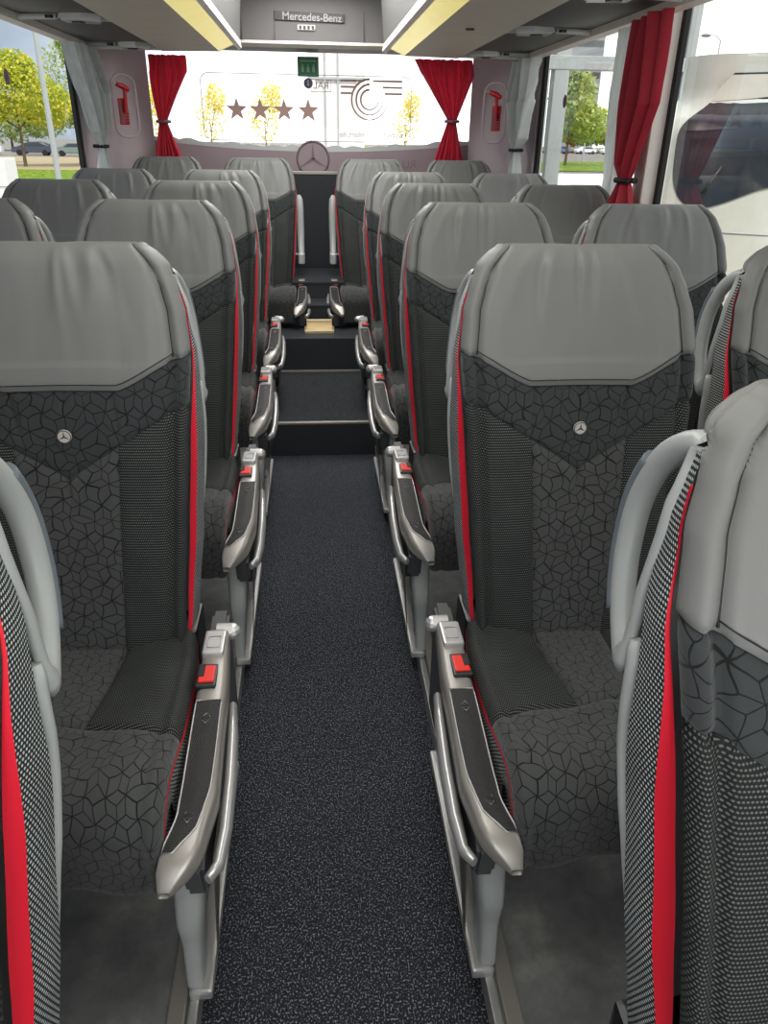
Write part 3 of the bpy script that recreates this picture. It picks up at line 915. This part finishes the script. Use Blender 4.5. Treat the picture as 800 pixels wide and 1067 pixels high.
# rear overhead console with the display
r = empty('rear_overhead_console', (0, 5.2, 1.84)); tag(r, 'grey overhead panel above the rear window carrying a lit display strip', 'console')
mb = MB(); mb.prism([(0, .012), (.03, -.012), (.38, -.012), (.38, .24), (-.02, .24)], 'x', -1.2, 1.2, .004); mb.build('panel', M['greyp'], r)
mb = MB(); mb.prism([(-.004, .012), (-.008, -.003), (.03, -.020), (.05, -.012)], 'x', -.7, .7, .002); mb.build('lower_lip', M['trimw'], r)
mb = MB(); mb.box(-.215, -.213, -.012, -.004, .012, .28); mb.box(-.405, -.401, -.014, 0, .012, .28); mb.box(.300, .304, -.014, 0, .012, .28); mb.build('panel_joint', M['channel'], r)
mb = MB(); mb.box(-.216, .188, -.022, -.004, .108, .152, .002); d = mb.build('display', M['black'], r)
d.rotation_euler.y = math.radians(1.0)
text_mesh('Mercedes-Benz', .055, 'display_lettering', M['text'], d, (.0, -.0245, .128), bold=.0004)
mb = MB(); mb.box(-.082, .02, -.020, -.006, .066, .092, .003); b = mb.build('button_panel', M['trimw'], r)
for x in (-.074, -.050, -.026, -.002):
    mb = MB(); mb.box(x, x+.016, -.023, -.018, .070, .088, .001); mb.build('button', M['shell_d'], b)

# ------------------------------------------------------------------ curtains
def curtain(label, prof, mat, folds, depth, normal, tie_t, name='curtain', tiemat='blackrub', seed=1, group='tied back window curtains'):
    """prof: list of (t, centre Vector, width) from top to bottom; folds run vertically; normal = direction of the fold depth"""
    r = empty(name, prof[-1][1]); tag(r, label, 'curtain', group)
    base = prof[-1][1]
    rnd = random.Random(seed); ph = [rnd.uniform(0, 2*PI) for _ in range(4)]
    nrm = Vector(normal).normalized(); side = Vector((0, 0, 1)).cross(nrm).normalized()
    T = [p[0] for p in prof]
    def at(t):
        for i in range(len(prof)-1):
            if t <= T[i+1]:
                u = sstep((t-T[i])/(T[i+1]-T[i])); return prof[i][1].lerp(prof[i+1][1], u), lerp(prof[i][2], prof[i+1][2], u)
        return prof[-1][1], prof[-1][2]
    def fn(p, q):
        c, w = at(q); w0 = prof[0][2]
        g = clamp(w/w0, .25, 1.4)
        def pl(v): return 2*abs(math.sin(v))**.75-1
        f = pl(p*folds*PI+ph[0]+.4*math.sin(q*3+ph[1]))*.65+math.sin(p*folds*2*PI*.53+ph[1]+q*1.5)*.4+.15*math.sin(p*folds*5+q*5+ph[2])
        d = depth*clamp(.25+.75*g)*f
        return c-base+side*((p-.5)*w+.012*math.sin(q*7+p*6+ph[3])*g)+nrm*d
    mb = MB(); mb.grid(fn, 110, 60); mb.build('cloth', mat, r, fixn=False)
    if tie_t is None: return r
    c, w = at(tie_t)
    mb = MB(); pts = []
    for i in range(24):
        a = 2*PI*i/24; pts.append(c-base+side*math.cos(a)*(w/2+.008)+nrm*math.sin(a)*(min(depth, .024)*1.1+.008))
    mb.tube(pts, .010, 6, closed=True); mb.build('tieback', M[tiemat], r)
    return r
V = Vector
curtain('red curtain tied back at the left side of the rear window',
        [(0, V((-.90, 5.50, 1.79)), .235), (.25, V((-.905, 5.50, 1.70)), .23), (.62, V((-.955, 5.52, 1.44)), .065), (.68, V((-.955, 5.52, 1.41)), .06), (1, V((-.94, 5.50, 1.16)), .21)],
        M['redc'], 6, .036, (0, -1, 0), .65, seed=2, tiemat='mauve_dd')
curtain('translucent red curtain tied back at the right side of the rear window',
        [(0, V((.83, 5.48, 1.80)), .37), (.2, V((.85, 5.48, 1.72)), .34), (.58, V((.905, 5.52, 1.47)), .07), (.64, V((.905, 5.52, 1.44)), .065), (1, V((.89, 5.50, 1.16)), .23)],
        M['redc'], 7, .036, (0, -1, 0), .61, seed=5, tiemat='mauve_dd')
curtain('grey curtain tied with a black strap on the rear edge of the left side window',
        [(0, V((-1.165, 4.50, 1.745)), .36), (.35, V((-1.165, 4.68, 1.55)), .46), (.56, V((-1.165, 4.70, 1.36)), .26), (.62, V((-1.165, 4.70, 1.29)), .075), (1, V((-1.165, 4.72, .95)), .40)],
        M['greyc'], 7, .055, (1, 0, 0), .62, seed=7)
curtain('grey curtain tied with a black strap on the rear edge of the right side window',
        [(0, V((1.165, 4.68, 1.745)), .40), (.35, V((1.165, 4.78, 1.55)), .44), (.56, V((1.165, 4.78, 1.36)), .26), (.62, V((1.165, 4.78, 1.30)), .075), (1, V((1.165, 4.76, .95)), .36)],
        M['greyc'], 7, .055, (-1, 0, 0), .62, seed=9)
curtain('large red side curtain tied with a black strap by the right window pillar',
        [(0, V((1.165, 2.98, 1.745)), .34), (.45, V((1.165, 2.985, 1.47)), .36), (.72, V((1.16, 3.03, 1.275)), .20), (.80, V((1.16, 3.02, 1.225)), .09), (1, V((1.155, 3.01, 1.09)), .34)],
        M['redc2'], 6, .050, (-1, .1, 0), .80, seed=12)
curtain('pale grey curtain hanging just behind the large red side curtain',
        [(0, V((1.19, 3.27, 1.745)), .24), (.35, V((1.19, 3.27, 1.55)), .22), (.8, V((1.19, 3.26, 1.22)), .12), (1, V((1.19, 3.27, 1.11)), .16)],
        M['greyc'], 4, .022, (-1, 0, 0), None, seed=14)

# ------------------------------------------------------------------ emergency hammers in wall recesses
for sg in (-1, 1):
    nm = 'left' if sg < 0 else 'right'
    r = empty('emergency_hammer', (sg*1.155, 5.33, 1.50), rz=sg*math.radians(-35)); tag(r, 'red emergency hammer in its slotted holder on the %s rear corner wall' % nm, 'hammer', 'emergency hammers')
    mb = MB(); mb.box(-.030, .030, -.004, .010, -.10, .045, .006); h = mb.build('holder', M['redp'], r)
    mb = MB()
    for i in range(6): mb.box(.004, .026, -.007, -.003, -.09+i*.016, -.083+i*.016)
    mb.build('holder_ribs', M['black'], h)
    mb = MB(); mb.box(-.024, -.008, -.007, -.002, -.09, .02); mb.build('holder_slot', M['mauve_dd'], h)
    mb = MB(); mb.tube([(.006, -.02, -.03), (.008, -.025, .05), (.006, -.03, .10)], .011, 10); mb.tube([(.035, -.03, .088), (.0, -.03, .105), (-.040, -.03, .118)], .014, 10, rfn=lambda t: .012+.005*math.sin(PI*t)); mb.build('hammer_body', M['redp'], r, smooth=True)
    mb = MB(); mb.cyl((-.048, -.03, .121), .008, .02, 'x', 12, .003); mb.build('hammer_tip', M['chrome'], r)
    # raised recess surround
    mb = MB(); mb.tube([(sg*1.148+a*math.cos(sg*math.radians(-35)), 5.352+a*math.sin(sg*math.radians(-35)), 1.51+b) for a, b in [(x, z) for x, _, z in rr(-.075, .075, -.175, .16, .06)]], .008, 6, closed=True)
    o = mb.build('hammer_recess', M['mauve'], None, smooth=True); o['kind'] = 'structure'

# window stickers and reflections
for (x, y, z, lab) in ((-1.280, 3.75, 1.56, 'small purple oval sticker on the left side window'), (1.280, 4.30, 1.535, 'small purple oval sticker on the right rear side window'),
                       (1.280, 2.16, 1.745, 'purple oval sticker high at the right edge on the front side window')):
    mb = MB(); mb.cyl((0, 0, 0), .030, .002, 'x', 24); o = mb.build('oval_sticker', M['purple']); o.location = (x, y, z); tag(o, lab, 'sticker')

# ------------------------------------------------------------------ outside
def gz(x, y): return -1.32
mb = MB(); mb.grid(lambda p, q: (lambda x, y: Vector((x, y, gz(x, y))))(lerp(-260, 260, p), lerp(-120, 320, q)), 80, 80)
S('ground', mb, M['asph'])
def patch(name, pts, mat, dz):
    mb = MB(); vs = []
    n = 24
    (x0, y0), (x1, y1), (x2, y2), (x3, y3) = pts
    mb.grid(lambda p, q: (lambda x, y: Vector((x, y, gz(x, y)+dz)))(lerp(lerp(x0, x1, p), lerp(x3, x2, p), q), lerp(lerp(y0, y1, p), lerp(y3, y2, p), q)), n, 12)
    return S(name, mb, mat)
patch('grass_strip', [(-60, 40), (-4, 40), (-4, 65), (-60, 65)], M['grass'], .05)
patch('gravel_lot', [(-90, 65), (-4, 65), (-4, 98), (-90, 98)], M['tan'], .05)
patch('grass_strip', [(8, 75), (120, 75), (120, 108), (8, 108)], M['grass'], .06)
patch('pavement', [(6, 24), (60, 24), (60, 70), (6, 70)], M['white'], .03)
patch('grass_strip', [(8, 180), (150, 180), (150, 215), (8, 215)], M['grass'], .3)

def car(label, x, y, rz, paint, L=4.3):
    z = gz(x, y); r = empty('parked_car', (x, y, z), rz); tag(r, label, 'car', 'parked cars outside')
    h = L/4.3
    mb = MB()
    prof = [(-2.15, .35), (-2.15, .75), (-1.9, .95), (-1.2, 1.0), (-.55, 1.42), (.9, 1.45), (1.7, 1.02), (2.1, .92), (2.15, .5), (2.1, .35)]
    mb.prism([(a*h, b) for a, b in prof], 'y', -.86, .86, .08); mb.build('body', M[paint], r)
    mb = MB()
    mb.prism([(-1.05*h, 1.0), (-.5*h, 1.36), (.85*h, 1.39), (1.45*h, 1.02)], 'y', -.875, .875); mb.build('side_windows', M['cglass'], r)
    for a in (-1.35, 1.35):
        for b in (-.8, .8):
            mb = MB(); mb.cyl((a*h, b, .33), .33, .2, 'y', 16); mb.build('wheel', M['tyre'], r)
    return r
car('white car parked at the far left beyond the trees', -38.5, 102, .15, 'c_white')
car('dark blue car parked outside the left window beside the tree trunk', -33.4, 104, .1, 'c_dark', 4.6)
car('second dark car parked behind the left lamp post', -35.6, 112, .15, 'c_dark', 4.4)
car('grey green hatchback parked by the grey curtain outside the left window', -28.4, 103, .2, 'c_green', 4.2)
car('blue grey car parked at the left facade post outside the right window', 50.8, 168, .1, 'c_blue')
car('small white car parked by the facade post outside the right window', 56.2, 168, .1, 'c_white')
car('white estate car parked in the middle of the right window view', 61.4, 167, .1, 'c_white', 4.4)
car('white hatchback parked half behind the red curtain, right of the other white cars', 68.5, 166, .1, 'c_white', 4.4)
car('silver car parked nearest the red curtain outside the right window', 60.8, 146, .2, 'c_grey', 4.4)

def tree(label, x, y, crown, n, mat, trunk=.18, seed=0, size=.35):
    """crown: list of (dx,dy,z,rx,rz) clumps"""
    rnd = random.Random(seed); z0 = gz(x, y)
    r = empty('tree', (x, y, z0)); tag(r, label, 'tree', 'trees beyond the car park')
    mb = MB()
    for i in range(n):
        dx, dy, z, rx, rz_ = crown[i % len(crown)]
        while 1:
            v = V((rnd.uniform(-1, 1), rnd.uniform(-1, 1), rnd.uniform(-1, 1)))
            if .15 < v.length < 1: break
        c = V((dx+v.x*rx, dy+v.y*rx, z+v.z*rz_)); s = size*rnd.uniform(.5, 1.2)
        a = V((rnd.uniform(-1, 1), rnd.uniform(-1, 1), rnd.uniform(-1, 1))).normalized(); b = a.cross(V((rnd.uniform(-1, 1), rnd.uniform(-1, 1), 1))).normalized()
        vs = [mb.bm.verts.new(c+a*s*k1+b*s*.6*k2) for k1, k2 in ((-1, 0), (0, -1), (1, 0), (0, 1))]
        mb.bm.faces.new(vs)
    mb.build('crown', mat, r, fixn=False)
    mb = MB(); zt = crown[0][2]
    mb.tube([(0, 0, -.1), (.05, 0, zt*.4), (0, .05, zt)], trunk, 8, rfn=lambda t: trunk*(1.1-.7*t))
    for (dx, dy, z, rx, rz_) in crown[1:]:
        mb.tube([(0, 0, zt*.5), (dx*.5, dy*.5, (zt*.5+z)*.5), (dx, dy, z)], trunk*.4, 6)
    mb.build('trunk', M['bark'], r, smooth=True)
tree('yellow green tree in the left window standing before the dark cars', -23.3, 70, [(0, 0, 5.6, 3.2, 2.4), (-2.4, 0, 4.4, 2.2, 1.6), (2.2, 0, 4.6, 2.2, 1.8), (0, 1, 7.0, 1.8, 1.4)], 9000, M['leafy'], .14, 1, .17)
tree('tall pale green tree in the left window next to the grey curtain', -20.2, 75, [(0, 0, 6.4, 2.4, 3.6), (.8, 0, 9.2, 1.5, 1.8), (-1.2, 0, 4.4, 1.8, 1.6), (1.6, 0, 4.0, 1.8, 2.2)], 7000, M['leafg'], .16, 2, .16)
tree('yellow tree at the far left edge of the left window', -30.5, 76, [(0, 0, 5.0, 3.2, 2.2), (-2.5, 0, 4.0, 2.4, 1.8)], 6000, M['leafy'], .15, 3, .18)
tree('low green tree behind the dark parked cars in the left window', -44, 128, [(0, 0, 4.2, 5, 3.2), (5, 0, 4.6, 4, 3.0), (-5, 0, 3.8, 4, 2.8)], 5000, M['leafg'], .2, 13, .35)
tree('bushy yellow green tree behind the hatchback in the left window', -29, 122, [(0, 0, 4.2, 4, 3.2), (3, 0, 5.4, 3, 3.4)], 4000, M['leafy'], .2, 14, .32)
tree('young green tree in the right window beside the facade post', 28.6, 92, [(0, 0, 6.8, 2.6, 3.6), (1.8, 0, 4.4, 2.4, 2.0), (-.6, 0, 8.6, 1.6, 1.8)], 5000, M['leafg'], .15, 4, .30)
for i, (x, y, s, mt, lab) in enumerate(((64, 190, .9, 'leafy', 'low yellow green tree behind the white cars in the right window'), (82, 196, .85, 'leafg', 'wide pale green tree left of the grey curtain in the right window'),
                              (101, 196, .9, 'leafg', 'distant tree hidden partly by the red curtain in the right window'), (108, 172, 1.15, 'leafy', 'yellow tree seen between red curtain and white coach'),
                              (128, 186, 1.1, 'leafg', 'distant tree beside the white coach'))):
    tree(lab, x, y, [(0, 0, 6*s, 7*s, 4.5*s), (3, 0, 5*s, 5*s, 3*s), (-3, 0, 5*s, 5*s, 3.4*s)], 3400, M[mt], .3, 20+i, .75)
for i, (x, y, lab) in enumerate(((-14, 120, 'pale yellow tree behind the leftmost star sticker of the rear view'), (-6.0, 112, 'pale yellow tree behind the third star sticker'),
                                 (-22.4, 118, 'yellow tree seen just right of the left red rear curtain'), (14.5, 130, 'faint green tree right of the ring logo'))):
    tree(lab, x, y, [(0, 0, 4.5, 2.2, 3.0), (1, 0, 7.0, 1.4, 2.0)], 900, M['leafp'], .12, 40+i, .26)

def lamp(label, x, y, h, rad, arm=1.2, dirx=1):
    r = empty('street_lamp', (x, y, gz(x, y))); tag(r, label, 'street lamp', 'street lamps')
    mb = MB(); mb.tube([(0, 0, 0), (0, 0, h*.5), (0, 0, h)], rad, 10, rfn=lambda t: rad*(1.1-.5*t)); mb.build('pole', M['steel'], r, smooth=True)
    mb = MB(); mb.tube([(0, 0, h-.05), (dirx*arm*.5, 0, h+.25), (dirx*arm, 0, h+.25)], rad*.5, 8); mb.build('arm', M['steel'], r, smooth=True)
    mb = MB(); mb.sph((dirx*(arm+.3), 0, h+.22), .35, (1, .5, .3)); mb.build('lamp_head', M['greyp'], r, smooth=True)
lamp('tall pale lamp post close outside the left window', -7.46, 25, 9.5, .085)
lamp('double armed street lamp far off in the right window', 36.6, 110, 9.3, .12, 1.4, -1)
lamp('street lamp in the white sky above the parked coach', 27.9, 58, 8.9, .08, .8, -1)

# white utility boxes on the left
r = empty('utility_cabinet', (-10.75, 27, gz(-13.9, 27))); tag(r, 'white utility cabinets standing outside the left window edge', 'cabinet')
mb = MB(); mb.box(-1.6, 1.3, -.5, .5, 0, 1.9, .03); mb.build('cabinet_body', M['white'], r)
mb = MB(); mb.box(-.12, -.09, -.52, -.5, .1, 1.8); mb.box(.6, .62, -.52, -.5, .1, 1.8); mb.box(-1.5, 1.25, -.52, -.5, 1.1, 1.12); mb.build('door_gaps', M['steel'], r)

# glazed hall facade behind the bus: white posts and beams
FY = 12.5
g0 = gz(0, FY)
r = empty('hall_facade', (0, FY, g0)); tag(r, 'white steel hall facade with tall posts and one long beam behind the coach', 'facade')
def post(x0, x1, zt=7.5, d=.18, nm='post', mat='steel'):
    mb = MB(); mb.box(x0, x1, -d/2, d/2, 0, zt, .012); return mb.build(nm, M[mat], r)
for a, b in ((3.17, 3.26), (3.30, 3.47), (3.54, 3.76), (5.38, 5.44), (5.47, 5.62), (9.2, 9.6)): post(a, b)
mb = MB(); mb.box(3.1, 16, -.10, .10, 3.59, 3.77, .012); mb.build('beam', M['steel'], r)
mb = MB(); mb.box(-.05, .06, -.06, .06, 0, 7.5); mb.box(.65, .77, -.06, .06, 0, 7.5); mb.build('door_post', M['white'], r)
mb = MB(); mb.box(0.06, .65, -.03, .03, 0, 7.5); o = mb.build('door_leaf', M['white'], r)
mb = MB(); mb.box(.18, .205, -.065, -.03, 0, 7.5); mb.box(.37, .39, -.065, -.03, 0, 7.5); mb.box(-.05, .77, -.066, -.03, 3.40, 3.43); mb.box(-.05, .77, -.066, -.03, 2.30, 2.325); mb.build('door_joints', M['steel'], r)
# tower block far away
r = empty('office_block', (78, 255, gz(66, 190))); tag(r, 'small grey tower block on the horizon in the right window', 'building')
mb = MB(); mb.box(-5, 3, -4, 4, 0, 36); mb.box(3, 8, -4, 4, 0, 31); mb.build('walls', M['concrete'], r)
mb = MB()
for k in range(8): mb.box(-4.6, 7.6 if k < 7 else 2.6, -4.1, -4, 3+k*4, 4.6+k*4)
mb.build('window_rows', M['cglass'], r)

# white coach alongside
r = empty('parked_coach', (2.74, 7.0, gz(2, 5)), math.radians(-27)); tag(r, 'white coach parked alongside the right windows with a big dark windscreen', 'coach')
H = 3.34; WB = 2.5; LB = 4.6
def coach(p, q, off=0):
    z = lerp(.25, H, q)
    a = p
    # plan outline: rounded front corners
    lean = .10*sstep((z-1.0)/2.0)+ .25*sstep((z-2.7)/.32)**2
    R = .45; inset = .05*sstep((z-1.6)/1.2)+.22*sstep((z-2.65)/.37)**2
    segs = [((inset, LB), (inset, R)), None, ((R, lean), (WB-R, lean)), None, ((WB-inset, R), (WB-inset, LB))]
    if a < .3: t = a/.3; x, y = inset, lerp(LB, R+lean, t)
    elif a < .42: t = (a-.3)/.12*PI/2; x, y = inset+R*(1-math.cos(t)), lean+R*(1-math.sin(t))
    elif a < .58: t = (a-.42)/.16; x, y = lerp(inset+R, WB-inset-R, t), lean-.05*math.sin(PI*t)
    elif a < .70: t = (a-.58)/.12*PI/2; x, y = WB-inset-R*(1-math.sin(t)), lean+R*(1-math.cos(t))
    else: t = (a-.7)/.3; x, y = WB-inset, lerp(R+lean, LB, t)
    return V((x, y, z))
mb = MB(); mb.grid(coach, 80, 40)
mb.grid(lambda p, q: (lambda A, B: A.lerp(B, q))(coach(p*.5, 1), coach(1-p*.5, 1)), 40, 4)
mb.build('body', M['whiteb'], r, smooth=True)
mb = MB()
def ws(p, q):
    # rounded rear glass wrapping both corners, its lower edge arched
    zz = lerp(2.16+.20*math.sin(PI*p)**2, 3.20, q)
    e = abs(2*q-1); mrg = .388+.030*e**4+.012*(1-q)
    a = lerp(mrg, 1-mrg, p)
    v = coach(a, (zz-.25)/(H-.25)); c = V((WB/2, 1.2, zz)); n = (v-c).normalized()
    return v+n*.012
mb.grid(ws, 60, 30); mb.build('windscreen', M['dwin'], r, smooth=True)
mb = MB()
mb.grid(lambda p, q: ws(p, lerp(.80, .985, q))+V((0, -.012, 0)), 50, 3); mb.build('sun_band', M['beige'], r, smooth=True)
mb = MB(); mb.grid(lambda p, q: ws(p, lerp(.58, .66, q))+V((0, -.012, -.03*math.sin(PI*p))), 50, 2); mb.build('dark_visor', M['black'], r, smooth=True)
mb = MB(); mb.tube([(.62, .0, 2.28), (.74, .0, 2.50)], .014, 6); mb.build('wiper', M['black'], r)
mb = MB(); mb.tube([coach(lerp(.30, .70, i/40), .56)+V((0, -.004, 0)) for i in range(41)], .006, 5); mb.build('body_joint', M['steel'], r)
mb = MB()
for sx in (.14, WB-.14): mb.cyl((sx, 2.2, .48), .48, .26, 'x', 28)
mb.build('wheel', M['tyre'], r, smooth=True)

# ------------------------------------------------------------------ world and lamps
w = bpy.data.worlds.new('sky'); scn.world = w; w.use_nodes = True
t = w.node_tree; t.nodes.clear()
def N(k): return t.nodes.new(k)
out = N('ShaderNodeOutputWorld'); bg = N('ShaderNodeBackground'); tc = N('ShaderNodeTexCoord')
dot = N('ShaderNodeVectorMath'); dot.operation = 'DOT_PRODUCT'; dot.inputs[1].default_value = (1, .12, 0)
t.links.new(tc.outputs['Generated'], dot.inputs[0])
mp = N('ShaderNodeMapping'); mp.inputs['Scale'].default_value = (1, 1, 3); t.links.new(tc.outputs['Generated'], mp.inputs[0])
nz = N('ShaderNodeTexNoise'); nz.inputs['Scale'].default_value = 2.6; nz.inputs['Detail'].default_value = 6; t.links.new(mp.outputs[0], nz.inputs['Vector'])
ad = N('ShaderNodeMath'); ad.operation = 'MULTIPLY_ADD'; t.links.new(nz.outputs[0], ad.inputs[0]); ad.inputs[1].default_value = .3; t.links.new(dot.outputs['Value'], ad.inputs[2])
rp = N('ShaderNodeValToRGB'); t.links.new(ad.outputs[0], rp.inputs[0])
e = rp.color_ramp.elements; e[0].position = 0; e[0].color = (.52, .60, .76, 1); e[1].position = 1.0; e[1].color = (1, 1, 1, 1)
m_ = e.new(.42); m_.color = (.56, .64, .78, 1); m2 = e.new(.54); m2.color = (.93, .95, 1, 1)
sh_ = N('ShaderNodeMath'); sh_.operation = 'ADD'; t.links.new(ad.outputs[0], sh_.inputs[0]); sh_.inputs[1].default_value = .40; t.links.new(sh_.outputs[0], rp.inputs[0])
st = N('ShaderNodeMapRange'); st.inputs[1].default_value = .40; st.inputs[2].default_value = .60; st.inputs[3].default_value = 1.0; st.inputs[4].default_value = 2.2
t.links.new(sh_.outputs[0], st.inputs[0])
t.links.new(rp.outputs[0], bg.inputs[0]); t.links.new(st.outputs[0], bg.inputs[1]); t.links.new(bg.outputs[0], out.inputs[0])

sd = bpy.data.lights.new('sun', 'SUN'); sd.energy = 3.6; sd.angle = math.radians(3); sd.color = (1, .96, .9)
so = bpy.data.objects.new('sun', sd); COL.objects.link(so)
so.rotation_euler = V((.15, .55, -.82)).to_track_quat('-Z', 'Y').to_euler()
def area(name, loc, rot, sx, sy, e_, col=(1, 1, 1)):
    l = bpy.data.lights.new(name, 'AREA'); l.shape = 'RECTANGLE'; l.size = sx; l.size_y = sy; l.energy = e_; l.color = col
    o = bpy.data.objects.new(name, l); COL.objects.link(o); o.location = loc; o.rotation_euler = rot
area('aisle_fill', (0, 1.1, 2.08), (0, 0, 0), .5, 3.0, 25, (1, .98, .96))  # unseen fill light added under the roof to brighten the interior
area('rear_fill', (0, 4.0, 2.08), (0, 0, 0), .5, 2.0, 38, (1, .98, .96))  # second added fill, lifts the rear seats and walls
area('front_upward_fill', (0, -1.7, 1.1), (PI/2+.75, 0, 0), 2.2, 1.0, 55, (.96, .98, 1))  # added fill behind the camera, tilted up to brighten the rack undersides

scn.view_settings.view_transform = 'Standard'
scn.view_settings.look = 'None'
scn.view_settings.exposure = 0
scn.cycles.use_denoising = True
scn.cycles.max_bounces = 8
scn.cycles.transparent_max_bounces = 12
